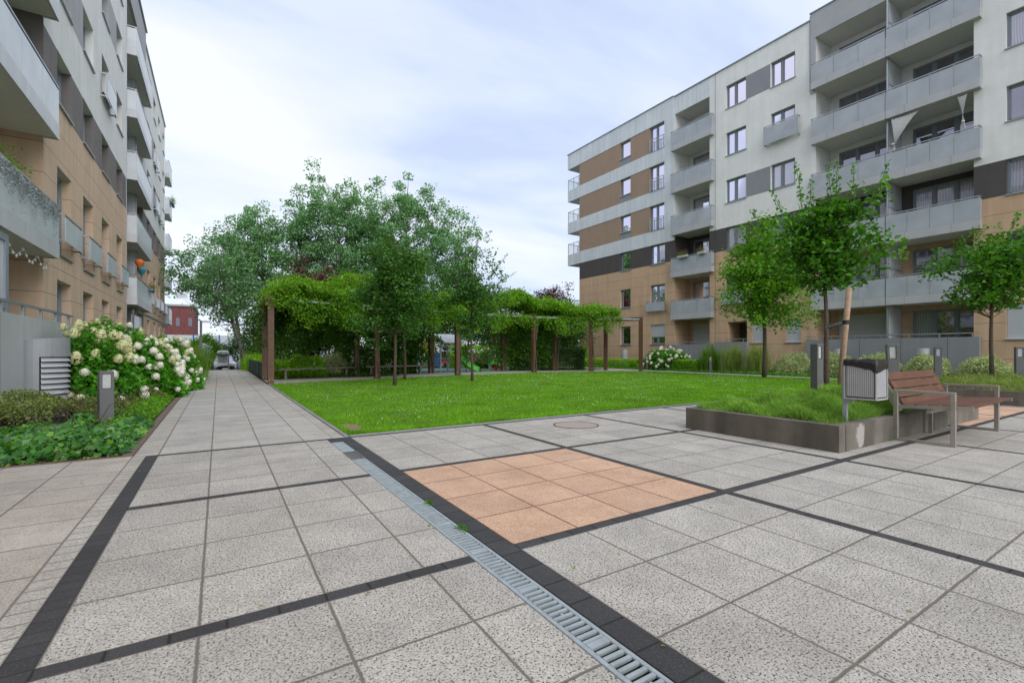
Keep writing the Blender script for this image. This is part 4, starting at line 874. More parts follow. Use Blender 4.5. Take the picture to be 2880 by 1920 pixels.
# wisteria
def wist(name,segs,n,seed,label,hump,drop,back=1.0):
    rg=rs(seed); o=empty(name,(segs[0][0][0],segs[0][0][1],0),label,'climbing plant'); P=[]
    # canopy clumps along the frame
    for (f0,f1,b0,b1,dens,bk) in segs:
        ncl=int(110*dens); U=rg.uniform(.07 if f0[0]<.1 else 0,1,ncl); Vv=rg.uniform(-.06 if f0[0]<.1 else -.1,1.12,ncl)
        FX_=f0[0]+(f1[0]-f0[0])*U; FY_=f0[1]+(f1[1]-f0[1])*U; BX=b0[0]+(b1[0]-b0[0])*U; BY=b0[1]+(b1[1]-b0[1])*U
        cx=FX_+(BX-FX_)*Vv; cy=FY_+(BY-FY_)*Vv; cz=3.22+rg.uniform(-.02,.30,ncl)-.25*np.clip(-Vv*8,0,1)*(rg.uniform(0,1,ncl)<.5)+np.array([hump(x,y) for x,y in zip(cx,cy)])
        r_=rg.uniform(.16,.42,ncl)
        per=max(20,int(n*dens*.55/ncl)); C=np.repeat(np.stack([cx,cy,cz],1),per,0); P.append(C+rg.normal(size=C.shape)*np.repeat(r_,per)[:,None]*np.array([.6,.6,.42]))
        # hanging strands at the front
        ns=int(46*dens)
        for k in range(ns):
            u=rg.uniform(.12 if f0[0]<.1 else 0,1); v_=rg.choice([0,0,0,1,.5]); x=f0[0]+(f1[0]-f0[0])*u; y=f0[1]+(f1[1]-f0[1])*u; X2=b0[0]+(b1[0]-b0[0])*u; Y2=b0[1]+(b1[1]-b0[1])*u; x,y=x+(X2-x)*v_,y+(Y2-y)*v_
            L_=rg.uniform(.15,drop); m_=int(90*L_+20); t=rg.uniform(0,1,m_); P.append(np.stack([x+rg.normal(size=m_)*.12+rg.uniform(-.1,.1)*t,y+rg.normal(size=m_)*.12-.1,3.1-L_*t],1))
    P=np.concatenate(P); npmesh('foliage',leaves(P,.105,rg,.25,.5,hang=.6),4,'wisteria',o)
    # dense wall of growth on the rear posts
    Q=[]
    for (f0,f1,b0,b1,dens,bk) in segs:
        if bk<=0: continue
        ncl=int(150*bk); U=rg.uniform(0,1,ncl); Z=3.1*rg.uniform(0,1,ncl)**.62; x=b0[0]+(b1[0]-b0[0])*U; y=b0[1]+(b1[1]-b0[1])*U+rg.uniform(-.1,.5,ncl); per=95
        C=np.repeat(np.stack([x,y,Z],1),per,0); Q.append(C+rg.normal(size=C.shape)*.17)
        if bk==1.0 and f0[0]<1: Q[-1]=Q[-1][(Q[-1][:,2]>1.25+.25*np.sin(Q[-1][:,0]*3))|(Q[-1][:,0]>3.3)]
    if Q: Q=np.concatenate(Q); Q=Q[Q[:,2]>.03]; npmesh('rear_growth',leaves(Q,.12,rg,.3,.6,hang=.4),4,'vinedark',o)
    q=MB()
    for (f0,f1,b0,b1,dens,bk) in segs:
        for base in (b0,b1,f1) if dens>.6 else (b0,):
            pts=[Vector((base[0]+.1,base[1]-.12,0))]
            for k in range(7): pts.append(pts[-1]+Vector((rg.uniform(-.09,.09),rg.uniform(-.07,.07),.45)))
            q=MB(); q.tube(pts,[.035]*7+[.02],5); q.build('stem','bark',o)
        for k in range(int(5*dens)):
            u=rg.uniform(0,1); x=b0[0]+(b1[0]-b0[0])*u; y=b0[1]+(b1[1]-b0[1])*u; pts=[Vector((x,y,2.95))]
            for j in range(6): pts.append(pts[-1]+Vector((rg.uniform(-.3,.3),rg.uniform(-.35,.05),rg.uniform(-.05,.12))))
            q=MB(); q.tube(pts,[.02]*6+[.008],4); q.build('stem','bark',o)
    return o
hump1=lambda x,y: .75*math.exp(-((x-3.3)/1.6)**2-((y-18.2)/1.0)**2)+.18*math.sin(x*2.1)+.1*math.sin(x*5+y*3)-(.25 if x<.8 else 0)
hump2=lambda x,y: .65*math.exp(-((x-12.0)/1.6)**2)+.12*math.sin(x*2.7)+.2*math.exp(-((x-14)/1.5)**2)
sg=[(fp[0],fp[1],bp[0],bp[1],1.0,1.0),(fp[1],fp[2],bp[1],bp[2],1.0,1.15),(fp[2],(9.6,18.2),bp[2],(9.2,20.7),.4,0)]
wist('wisteria',sg,105000,21,'bright green wisteria sprawling over the left half of the pergola',hump1,1.15)
sg=[((10.2,18.2),fp[3],(9.9,20.75),bp[3],.75,.25),(fp[3],fp[4],bp[3],bp[4],1.0,1.0),(fp[4],(18.0,17.1),bp[4],(17.3,18.9),.5,.0)]
wist('wisteria',sg,75000,22,'bright green wisteria on the right half of the pergola, nearest the beige building',hump2,1.1)
# hedges near the pergola
def box_foliage(name,x0,x1,y0,y1,z0,z1,n,mat,size,seed,label,cat,group=None,round_=.0,rot=0):
    rg=rs(seed); P=[]; o=empty(name,((x0+x1)/2,(y0+y1)/2,z0),label,cat,group)
    U=rg.uniform(-1,1,(n,3)); ax=rg.integers(0,3,n); U[np.arange(n),ax]=np.sign(U[np.arange(n),ax])*rg.uniform(.82,1.03,n); 
    if round_: L_=(np.abs(U)**(2/round_)).sum(1)**(round_/2); U=U/np.maximum(L_,1)[:,None]
    c=np.array([(x0+x1)/2,(y0+y1)/2,(z0+z1)/2]); hs=np.array([(x1-x0)/2,(y1-y0)/2,(z1-z0)/2]); Pp=U*hs; Pp+= rg.normal(size=Pp.shape)*size*.4; Pp[:,2]+=bumps(Pp[:,0],Pp[:,1],seed,.05*hs[2]*2,2)
    if rot: cr_,sr_=math.cos(rot),math.sin(rot); Pp[:,:2]=np.stack([Pp[:,0]*cr_-Pp[:,1]*sr_,Pp[:,0]*sr_+Pp[:,1]*cr_],1)
    Pp+=c; Pp=Pp[Pp[:,2]>z0]
    npmesh('foliage',leaves(Pp,size,rg,.3,.6),4,mat,o)
    # branch skeleton that fills the middle
    q=MB()
    for k in range(14):
        a=c+np.array([rg.uniform(-.8,.8)*hs[0],rg.uniform(-.7,.7)*hs[1],0]); 
        if rot: dx,dy=a[0]-c[0],a[1]-c[1]; a[0]=c[0]+dx*math.cos(rot)-dy*math.sin(rot); a[1]=c[1]+dx*math.sin(rot)+dy*math.cos(rot)
        q.tube([(a[0],a[1],z0),(a[0]+rg.uniform(-.1,.1),a[1],c[2]),(a[0]+rg.uniform(-.2,.2),a[1]+rg.uniform(-.1,.1),z1-(z1-z0)*.2)],[.02,.015,.008],4)
    q.build('stem','bark',o); return o
box_foliage('hedge',13.2,17.6,20.0,21.0,0,1.25,22000,'yew',.075,31,'dark green clipped hedge block between the right pergola posts','hedge',rot=R(-22))
box_foliage('hedge',3.6,7.2,20.9,21.6,0,1.25,18000,'yew',.075,32,'dark clipped hedge behind the left half of the pergola','hedge')
box_foliage('hedge',12.2,24,26.6,27.4,0,1.5,30000,'limehedge',.09,33,'long light green clipped hedge behind the playground benches','hedge')
# ================================================= TREES
def tree(name,label,base,htrunk,c,rad,ncl,per,size,r0,mat,seed,bark='bark',cl=.3,group=None,cat='tree',top=None,shoots=(),lean=None,extra=None,low=.25,up=.45,aspect=.62,power=.55,twig=True,multi=1,cone=0,k_leaf=None):
    rg=rs(seed); o=empty(name,base,label,cat,group); b=np.array(base,float); c=np.array(c,float); rad=np.array(rad,float)
    U=rg.normal(size=(ncl*3,3)); U/=np.linalg.norm(U,axis=1)[:,None]; U*=rg.uniform(.12,1,ncl*3)[:,None]**power
    U=U[U[:,2]>-.95][:ncl]; 
    if cone: U[:,:2]*=np.clip(1-cone*(U[:,2:3]),.15,1.4)
    am=1.55 if r0<.06 else 1.0; nz=1+am*(.22*np.sin(U[:,0]*5+U[:,1]*3+seed)+.16*np.sin(U[:,2]*7+U[:,1]*4+seed*2)+.06*rg.normal(size=len(U))); Cc=c+U*rad*nz[:,None]
    if extra is not None: Cc=np.concatenate([Cc,np.array(extra,float)])
    q=MB(); topz=top if top else c[2]+rad[2]*.7; stems=[]
    for s_ in range(multi):
        pts=[]; off=np.array([rg.uniform(-.2,.2),rg.uniform(-.2,.2),0])*(multi>1)*rad[0]
        nseg=8
        for i in range(nseg+1):
            t=i/nseg; z=b[2]+(topz-b[2])*t; bx=b+(c-b)*min(1,t*1.15)*np.array([1,1,0]); wob=np.array([math.sin(t*7+seed),math.cos(t*6+seed*2),0])*r0*.55*(0<i)
            pts.append((bx[0]+wob[0]+off[0]*t*4,bx[1]+wob[1]+off[1]*t*4,z-(.05 if i==0 else 0)))
        rr=[r0*(1.25 if i==0 else 1)*(1-.82*(i/nseg)**1.2)/(1 if multi==1 else 1.4) for i in range(nseg+1)]; q.tube(pts,rr,9); stems.append(np.array(pts))
    for k,p in enumerate(Cc):
        st=stems[k%len(stems)]; zatt=min(max(p[2]-np.linalg.norm(p[:2]-c[:2])*rg.uniform(.5,1.0)-.1,b[2]+htrunk),st[-1][2]-.05); f=np.interp(zatt,st[:,2],range(len(st))); i0=min(int(f),len(st)-2); a=st[i0]+(st[i0+1]-st[i0])*(f-i0)
        mid=(a+p)/2+np.array([rg.uniform(-.08,.08),rg.uniform(-.08,.08),-.06])*rad[0]*.5; rb=r0*(.20 if k%4==0 else .10)+.003; q.tube([a,mid,p],[rb,rb*.65,rb*.25],5,cap=False)
    q.build('trunk',bark,o,smooth=True)
    C=np.repeat(Cc,per,0); cr=cl*rg.uniform(.6,1.3,len(Cc)); P=C+np.clip(rg.normal(size=C.shape),-1.45,1.45)*np.repeat(cr,per)[:,None]*np.array([.68,.68,.55])
    Ls=[leaves(P,size,rg,up,aspect)]
    if shoots:
        q=MB()
        for (x0,y0,z0,x1,y1,z1) in shoots:
            m_=max(14,int((z1-z0)/(size*.42))); t=np.linspace(0,1,m_); pts=[(x0+(x1-x0)*u+.02*math.sin(u*9+x0*7),y0+(y1-y0)*u,z0+(z1-z0)*u) for u in np.linspace(0,1,6)]
            q.tube(pts,[.008,.007,.006,.005,.004,.002],5)
            Pp=np.stack([x0+(x1-x0)*t,y0+(y1-y0)*t,z0+(z1-z0)*t],1); sz=size*(1.05-.45*t); off=rg.normal(size=(m_,3)); off[:,2]*=.3; off/=np.linalg.norm(off,axis=1)[:,None]
            for w_ in range(2): Ls.append(leaves(Pp+off*(-1)**w_*sz[:,None]*.55,sz,rg,.2,.75,jit=.15))
        q.build('shoot',bark,o)
    npmesh('crown',np.concatenate(Ls),4,mat,o); return o
GT='slim young trees around the lawn'
# staked tree in the near planter
tree('linden_tree','slim young tree with upright shoots tied to a pale stake in the near planter',(7.25,1.46,.27),1.95,(7.78,1.84,3.10),(.68,.70,.74),95,58,.104,.048,'linden',41,cl=.22,extra=[(7.5+.1*i,1.6+.12*math.sin(i*2.4),2.45+.07*i) for i in range(8)],
 shoots=[(7.6,2.05,3.7,7.5,2.12,4.62),(8.05,1.75,3.7,7.98,1.80,4.62),(8.1,1.7,3.75,8.12,1.72,4.70),(8.35,1.6,3.7,8.42,1.55,4.62),(8.7,1.4,3.7,8.97,1.22,4.68),(7.35,2.2,3.5,7.1,2.35,4.1),(7.7,2,3.7,7.75,1.98,4.3),(7.1,2.4,3.3,6.8,2.55,3.75)],top=3.7,low=.1)
# stake and strap
st=empty('tree_stake',(7.12,1.28,.27),'pale round timber stake leaning beside the slim tree in the near planter','tree stake')
q=MB(); q.tube([(7.10,1.26,.2),(7.18,1.22,1.2),(7.24,1.16,2.19)],[.043,.045,.042],14); q.build('post','stake',st,smooth=True)
q=MB(); 
q.ring((7.205,1.195),.046,.052,1.60,1.665,20); q.bar((7.17,1.22,1.63),(6.98,1.40,1.56),.006,.05); q.bar((7.25,1.23,1.63),(7.32,1.50,1.57),.006,.05); q.ring((7.34,1.49),.045,.05,1.55,1.60,16); q.build('strap','bag',st)
tree('linden_tree','broad light green round tree standing on the lawn in front of the white facade',(18.35,8.85,0),2.3,(18.35,8.85,4.3),(1.6,1.6,2.1),150,80,.145,.085,'linden_light',42,cl=.42,extra=[(18.35+.35*math.cos(i*2.4),8.85+.35*math.sin(i*2.4),2.5+.07*i) for i in range(10)],group=GT,top=6.3,low=.3,cone=.15)
tree('linden_tree','slim tree in the far planter at the right edge of the photo',(16.75,1.52,.27),1.8,(16.75,1.52,3.4),(1.05,1.05,1.0),80,60,.12,.055,'linden',43,cl=.28,extra=[(16.75+.22*math.cos(i*2.4),1.52+.22*math.sin(i*2.4),2.45+.07*i) for i in range(8)],group=GT,shoots=[(16.5,1.7,4.0,16.4,1.8,4.6),(17.0,1.35,3.9,17.3,1.15,5.0),(16.2,1.9,3.9,16.0,2.0,4.4),(17.3,1.2,3.9,17.6,1,4.7)],top=4.3)
tree('lawn_tree','dense darker green tree on the lawn in front of the left half of the pergola',(3.42,12.75,0),1.7,(3.42,12.75,3.25),(1.05,1.05,1.6),150,80,.10,.055,'lawntree',44,cl=.30,extra=[(3.42+.2*math.cos(i*2.4),12.75+.2*math.sin(i*2.4),1.95+.07*i) for i in range(8)],group=GT,top=4.9,cone=.45)
tree('lawn_tree','thin tree just behind the dense lawn tree, trunk right beside it',(4.75,15.6,0),1.9,(4.75,15.6,3.3),(1.2,1.2,1.5),90,70,.095,.05,'lawntree',45,cl=.36,group=GT,top=4.6)
tree('lawn_tree','open spiky tree on the lawn in front of the gap in the pergola',(6.7,13.55,0),1.9,(6.7,13.55,3.3),(1.15,1.15,1.4),85,60,.105,.05,'lawntree',46,cl=.28,group=GT,top=4.9,
  shoots=[(7.2,13.2,3.9,7.9,12.9,4.9),(6.8,13.5,4.2,6.9,13.5,5.4),(7.4,13.2,3.6,8.2,12.8,4.2),(6.2,13.9,4,6.0,14,4.8),(6.5,13.6,4.2,6.45,13.6,5.1),(7.3,13.2,3.9,7.6,13,4.6)])
# tall poplars beyond the courtyard
GP='tall poplars rising behind the courtyard'
PO=[((.35,40.2,-.7),(-1.4,40.8,6.3),(2.9,2.3,3.2),105,70,'leaning grey-green tree over the parked car, lowest and leftmost of the tall group',51,.26),
((0.4,46.5,-.7),(-.6,46.9,8.3),(3.6,3.4,4.4),150,80,'grey-green poplar left of centre, second lowest of the tall group',52,.26),
((2.0,45.3,-.7),(1.7,45.2,9.6),(3.4,3.0,4.5),160,80,'grey-green poplar with a flat rounded top, left of the two tallest',53,.24),
((7.6,41.5,-.7),(7.6,41.5,10.6),(4.2,3.4,5.7),290,95,'tallest grey-green poplar in the middle of the photo',54,.30),
((4.7,43.5,-.7),(4.9,43.5,9.9),(2.4,2.2,4.9),110,75,'narrow poplar filling the left shoulder of the tallest poplar',55,.22),
((13.0,38.6,-.7),(13.0,38.6,10.6),(4.2,3.2,5.8),290,95,'second tallest grey-green poplar, right of the tallest',56,.30),
((17.0,36.0,-.7),(16.9,36.0,9.0),(2.1,2.1,4.3),105,70,'slimmer poplar at the right end of the tall group',57,.22),
((10.2,42.0,-.7),(10.4,42.0,9.8),(2.6,2.4,5.0),130,85,'low crowned poplar between the two tallest ones',58,.22)]
for b,c,r,ncl,per,lb,sd,r0 in PO:
    tree('poplar_tree',lb,b,4.0,c,r,ncl,per,.20,r0*.7,'poplar',sd,bark='barkpale',cl=.52,group=GP,top=c[2]+r[2]*.85,up=.2,power=.36,multi=1)
# dark red plums
tree('plum_tree','dark red-leaved tree rising behind the left pergola wisteria',(4.7,34.0,-.3),2,(4.7,34.0,5.2),(2.0,1.8,2.2),110,70,.17,.12,'plum',61,cl=.55,top=6.5)
tree('plum_tree','sparse purple-leaved tree between the right pergola and the beige building',(21.4,28.0,0),2,(21.4,28.0,5.0),(1.9,1.6,1.5),60,55,.16,.1,'plum',62,cl=.5,top=6)
# middle distance trees and shrubs closing the view
GB='dark trees behind the playground'
BK=[((1.5,33.5,-.3),(1.5,33.5,2.6),(2.0,1.8,2.4),'darktree','dark bushy tree right of the second parked car'),((5.5,31.0,0),(5.5,31.0,3.1),(2.6,2.0,2.7),'darktree','dark tree behind the left pergola hedge'),
((9.5,31.5,0),(9.5,31.5,3.3),(2.6,2.0,2.9),'vinedark','mid green tree behind the play tower'),((13.0,30.2,0),(13.0,30.2,3.2),(2.4,2.0,2.8),'darktree','dark tree behind the small playground bench'),
((16.8,29.4,0),(16.8,29.4,3.2),(2.5,2.0,2.8),'darktree','dark tree behind the spring rocker'),((20.2,27.9,0),(20.2,27.9,2.8),(2.2,1.8,2.5),'vinedark','dark shrubby tree nearest the corner of the beige building'),((24.3,31,0),(24.3,31,2.8),(2.5,2,2.6),'vinedark','low tree behind the corner of the beige building')]
for i,(b,c,r,mt,lb) in enumerate(BK): tree('broadleaf_tree',lb,b,.6,c,r,150,75,.16,.09,mt,70+i,cl=.62,group=GB,top=c[2]+r[2]*.6)
tree('broadleaf_tree','tree under the pergola canopy behind the first timber posts',(2.2,22.5,0),.8,(2.2,22.5,2.1),(1.6,1.2,1.7),110,70,.11,.06,'vinedark',90,cl=.4,top=3)
tree('broadleaf_tree','dark tree under the pergola just right of the lawn tree trunks',(6.8,23.2,0),.8,(6.6,22.4,2.6),(1.5,1.0,1.2),120,70,.11,.06,'darktree',91,cl=.4,top=3)
tree('broadleaf_tree','dark slanting shrub behind the right pergola posts',(14.2,21.9,0),.5,(14.4,22.2,2.1),(1.4,1.0,1.6),110,70,.11,.05,'darktree',92,cl=.4,top=3)
tree('broadleaf_tree','small dark tree between the last pergola posts and the building corner',(21.6,26.3,0),.6,(21.6,26.3,2.3),(1.7,1.5,1.9),130,75,.13,.06,'darktree',93,cl=.5,top=3.2)
# ================================================= SHRUBS
def shrub(name,label,c,rad,n,size,mat,seed,cat='shrub',group=None,aspect=.6,lump=.15,up=.35):
    rg=rs(seed); o=empty(name,(c[0],c[1],c[2]),label,cat,group); U=rg.normal(size=(n,3)); U/=np.linalg.norm(U,axis=1)[:,None]; U[:,2]=np.abs(U[:,2]); r=rg.uniform(.5,1.0,n)**.35
    lm=1+lump*(np.sin(U[:,0]*6+seed)+np.sin(U[:,1]*7+U[:,2]*5+seed*3))+.05*np.sin(U[:,0]*17+U[:,1]*13); P=np.array(c)+U*np.array(rad)*(r*lm)[:,None]+rg.normal(size=(n,3))*size*.3
    npmesh('foliage',leaves(P,size,rg,up,aspect),4,mat,o)
    q=MB()
    for k in range(16):
        a=rg.uniform(0,6.28); e_=rg.uniform(.2,.8); q.tube([(c[0]+.1*math.cos(a),c[1]+.1*math.sin(a),c[2]-.02),(c[0]+rad[0]*e_*.5*math.cos(a),c[1]+rad[1]*e_*.5*math.sin(a),c[2]+rad[2]*.45),(c[0]+rad[0]*e_*math.cos(a),c[1]+rad[1]*e_*math.sin(a),c[2]+rad[2]*.8)],[.014,.01,.005],4)
    q.build('stem','bark',o); return o,rg
def flower_meshes():
    out=[]
    for k,(mt,np_,r,h) in enumerate((('hydflower',260,.095,.17),('hydyellow',260,.095,.18),('hydflower',200,.085,.12))):
        rg=rs(200+k); U=rg.normal(size=(np_,3)); U/=np.linalg.norm(U,axis=1)[:,None]; t=(U[:,2]+1)/2; rr=r*(1-.5*t)*(1+.12*rg.normal(size=np_)); P=np.stack([U[:,0]*rr,U[:,1]*rr,(t-.35)*h],1)
        nrm=U; a=rg.normal(size=(np_,3)); a-=nrm*np.sum(a*nrm,1)[:,None]; a/=np.linalg.norm(a,axis=1)[:,None]; b=np.cross(nrm,a); s_=.0165*rg.uniform(.8,1.3,np_)[:,None]
        V=np.stack([P-a*s_,P+b*s_*.9,P+a*s_-nrm*s_*.3,P-b*s_*.9],1).reshape(-1,3)
        o=npmesh('flower_head',V,4,mt); out.append(o.data); bpy.data.objects.remove(o)
    return out
FM=flower_meshes()
def hydrangea(label,c,rad,seed,heads,hs=1.0,n=9000,size=.10,yellow=.25,group=None,side=None,mats=None,lo=.05):
    if side is not None and c[0]<0: heads=int(heads*1.7); hs*=1.0
    o,rg=shrub('hydrangea',label,c,rad,n,size,'hydleaf',seed,'hydrangea',group,aspect=.65,lump=.08)
    for k in range(heads):
        while True:
            u=rg.normal(size=3); u/=np.linalg.norm(u); u[2]=abs(u[2])
            if side is None or np.dot(u[:2],side)>-.35+.3*rg.normal() or u[2]>.75:
                if u[2]>lo: break
        P=u*np.array(rad)*rg.uniform(1.0,1.14); hi=u[2]>.6
        me=FM[1] if rg.uniform()<yellow*(2 if hi else .3) else FM[rg.choice([0,2])]
        f=bpy.data.objects.new('flower_head',me); COL.objects.link(f); f.parent=o; f.location=P; s_=hs*rg.uniform(.7,1.2); f.scale=(s_,s_,s_*rg.uniform(.9,1.2))
        tilt=Vector((u[0]*1.1+rg.normal()*.25,u[1]*1.1+rg.normal()*.25,.55+abs(u[2]))); f.rotation_euler=tilt.to_track_quat('Z','Y').to_euler()
    return o
GH='white hydrangeas beside the walkway'
sd_=np.array([.6,-.8])
hydrangea('white hydrangea nearest the ventilation outlet, tallest and yellowest blooms',(-3.75,10.3,.1),(.85,1.0,1.45),101,34,1.15,10000,.10,.5,GH,sd_)
hydrangea('middle white hydrangea of the bed, facing the walkway',(-3.2,12.6,.05),(.95,1.2,1.35),102,46,1.15,12000,.10,.15,GH,sd_)
hydrangea('white hydrangea spilling over the walkway edge with the lowest blooms',(-2.85,14.9,.0),(.85,1.3,1.45),103,52,1.15,12000,.10,.1,GH,sd_)
hydrangea('white hydrangea at the back of the bed against the terrace wall',(-4.0,15.0,.1),(.9,1.4,1.75),104,26,1.15,10000,.10,.3,GH,sd_)
hydrangea('round white-flowering hydrangea across the lawn in front of the grey terrace wall',(22.0,17.0,0),(1.2,1.5,1.25),105,80,1.05,9000,.11,.1,None,np.array([-.9,-.4]))
hydrangea('low pale hydrangea behind the spring rocker',(14.4,26.0,0),(1.1,.7,1.15),106,30,1.3,5000,.12,.6,'hydrangeas behind the playground',np.array([-.5,-.8]))
hydrangea('low pale hydrangea right of the playground behind the second bench',(17.9,25.3,0),(1.5,.7,1.05),107,34,1.3,6000,.12,.6,'hydrangeas behind the playground',np.array([-.5,-.8]))
# ornamental grasses
def grass_tuft(label,c,r,h,n,mat,seed,spread,bias=(0,0),group=None,w=.012):
    rg=rs(seed); P=np.stack([c[0]+rg.normal(size=n)*r*.4,c[1]+rg.normal(size=n)*r*.4,np.full(n,c[2])],1); o=npmesh('ornamental_grass',arcs(P,h,w,rg,spread,5,bias),4,mat,loc=c); tag(o,label,'ornamental grass',group); return o
GG='fountain grass along the walkway'
for i,(x,y,lb) in enumerate(((-3.0,18.0,'arching fountain grass right behind the hydrangeas by the walkway'),(-2.95,20.4,'arching fountain grass, second behind the hydrangeas'),(-3.0,23.0,'arching fountain grass, third behind the hydrangeas'))):
    grass_tuft(lb,(x,y,0),.9,1.35,2600,'fgrass',120+i,1.0,(.45,-.2),GG,.012)
grass_tuft('light green grass clump left of the green mesh fence by the walkway',(.35,29.6,0),.6,1.0,1500,'limehedge',126,.5,(0,0),None,.02)
for i,(x,y,lb) in enumerate(((21.9,13.9,'green ornamental grass clump right of the low hedge across the lawn'),(22.0,12.6,'tall ornamental grass clump directly behind the round lawn tree trunk'),(22.1,11.3,'drier ornamental grass clump left of the variegated shrubs'))):
    grass_tuft(lb,(x,y,0),.6,1.5,800,'fgrassdry' if i else 'fgrass',130+i,.6,(0,0),'ornamental grasses in front of the beige building',.014)
grass_tuft('soft green grass clump beside the small playground bench',(13.6,25.4,0),.5,.9,900,'fgrass',135,.5,(0,0),None,.02)
# variegated and lime shrubs
GV='variegated shrubs along the right building'
for i,(x,y,rx,ry,h,lb) in enumerate(((22.4,9.6,.9,1.0,1.05,'variegated shrub left of the first bollard light, furthest left of its row'),(22.5,7.9,.85,1.0,1.0,'variegated shrub behind the slim staked tree trunk'),(22.4,6.2,.85,.9,1.05,'variegated shrub behind the litter bin'),(22.6,4.6,.85,.8,1.0,'variegated shrub behind the bench backrest, left one'),(22.6,3.0,.8,.8,1.0,'rounded variegated shrub right of the bench backrest'))):
    shrub('variegated_shrub',lb,(x,y,0),(rx,ry,h),9000,.065,'variegated',140+i,'shrub',GV,lump=.07)
shrub('lime_shrub','low bright lime shrub in front of the beige wall near the right edge',(22.9,.9,0),(.8,1.4,.75),8000,.07,'limehedge',150,lump=.06)
shrub('lime_shrub','low bright lime shrub furthest right, cut by the edge of the photo',(22.9,-2.0,0),(.8,1.3,.75),7000,.07,'limehedge',151,lump=.06)
box_foliage('hedge',21.3,22.2,14.4,16.0,0,.62,9000,'limehedge',.07,152,'low clipped green hedge between the hydrangea and the ornamental grasses','hedge')
box_foliage('hedge',21.3,22.1,19.0,25.5,0,.6,16000,'limehedge',.08,153,'long low lime hedge at the foot of the beige wall behind the pergola end','hedge')
box_foliage('hedge',.15,1.0,19.2,28.6,0,.72,20000,'limehedge',.07,154,'low green hedge enclosed by the green mesh fence','hedge')
shrub('yellow_shrub','pale green flowering shrub behind the first pergola post',(1.8,20.2,0),(.9,.7,1.0),6000,.075,'limehedge',155,lump=.1)
shrub('yellow_shrub','pale green shrub right of the first pergola bay',(3.1,20.9,0),(.8,.6,1.0),5000,.075,'variegated',156,lump=.1)
shrub('roadside_shrub','bright green bush behind the roof box of the silver car',(-3.0,52,-.7),(2.6,1.5,3.4),9000,.16,'wisteria',157,lump=.1)
shrub('roadside_shrub','dark green bush between the two parked cars',(.3,53,-.7),(2.8,1.5,3.2),9000,.16,'vinedark',158,lump=.1)
shrub('roadside_shrub','light green bush above the white car',(3.4,52,-.7),(2.6,1.5,3.8),9000,.16,'limehedge',159,lump=.12)
shrub('roadside_shrub','dark green bush at the end of the walkway beside the fountain grass',(-5.5,50,-.7),(2.6,1.5,2.6),7000,.16,'darktree',160,lump=.1)
# ground cover in the left bed
rg=rs(170); n=30000; X=rg.uniform(-9.3,-2.36,n); Y=4.36+rg.uniform(0,1,n)**1.1*2.7; ed=np.clip((Y-4.33)/.45,0,1)*np.clip((-2.40-X)/.2,0.15,1)
keep=(Y<6.35+.5*np.sin(X*2)+.35*(X>-3.3)*3)&(rg.uniform(0,1,n)<.25+.75*ed); X,Y,ed=X[keep],Y[keep],ed[keep]; kb=~((np.abs(X+2.93)<.13)&(np.abs(Y-6.6)<.35)); X,Y,ed=X[kb],Y[kb],ed[kb]; H=.20*ed*(1-.65*np.exp(-((X+2.95)/.3)**2-((Y-6.3)/.5)**2))*(.6+.5*bumps(X,Y,171,1,2)+.3*rg.uniform(0,1,len(X))); P=np.stack([X,Y,.015+H],1)
def ivyleaves(P,size,rng):
    n=len(P); size=size*rng.uniform(.55,1.4,n); nrm=rng.normal(size=(n,3))*.55; nrm[:,2]=.9; nrm[:,1]-=.35; nrm/=np.linalg.norm(nrm,axis=1)[:,None]; a=rng.normal(size=(n,3)); a[:,1]-=.6; a-=nrm*np.sum(a*nrm,1)[:,None]; a/=np.linalg.norm(a,axis=1)[:,None]; b=np.cross(nrm,a); h=size[:,None]*.5
    shp=[(-.85,0,0),(-.95,.42,.06),(-.25,.95,.16),(.05,.5,.1),(.95,0,-.14),(.05,-.5,.1),(-.25,-.95,.16),(-.95,-.42,.06)]
    return np.stack([P+a*h*u+b*h*v+nrm*h*w_ for u,v,w_ in shp],1).reshape(-1,3)
tag(npmesh('ivy_ground_cover',ivyleaves(P,.085,rg),8,'ivy'),kind='stuff')
# creeping cotoneaster mound
rg=rs(172); n=120000; X=rg.uniform(-9.3,-2.5,n); Y=rg.uniform(5.7,11.6,n); m_=np.clip((Y-5.75-.35*np.sin(X*2.1)-.25*np.sin(X*5)-1.2*np.clip(X+3.3,0,1))/.55,0,1)*np.clip((-2.62-X+.15*np.sin(Y*3))/.5,0,1)
H=.52*m_**.6*(.72+.85*bumps(X,Y,173,1,1.5)); k=(m_>.02)&(H>.04)&~((X>-3.35)&(Y<7.05)); X,Y,H=X[k],Y[k],H[k]; Z=H*(.35+.65*rg.uniform(0,1,len(X))**.3)+.01
tag(npmesh('cotoneaster_ground_cover',leaves(np.stack([X,Y,Z],1),.036,rg,.6,.55),4,'cotoneaster'),kind='stuff')
q=MB()
for k in range(260):
    x,y=rg.uniform(-7,-2.8),rg.uniform(6.0,10.5); a=rg.uniform(0,6.28); q.tube([(x,y,.1),(x+.15*math.cos(a),y+.15*math.sin(a),.42),(x+.38*math.cos(a),y+.38*math.sin(a),.44)],[.006,.004,.002],4,cap=False)
tag(q.build('cotoneaster_twigs','bark'),kind='stuff')
# lime fringe along the walkway kerb
n=26000; Y=rg.uniform(6.2,31,n); X=-2.42-np.abs(rg.normal(size=n))*.28; H=.16*np.clip((-2.36-X)/.3,0,1)*(.5+.6*rg.uniform(0,1,n)); 
tag(npmesh('edge_ground_cover',leaves(np.stack([X,Y,.01+H],1),.04,rg,.6,.6),4,'groundlime'),kind='stuff')
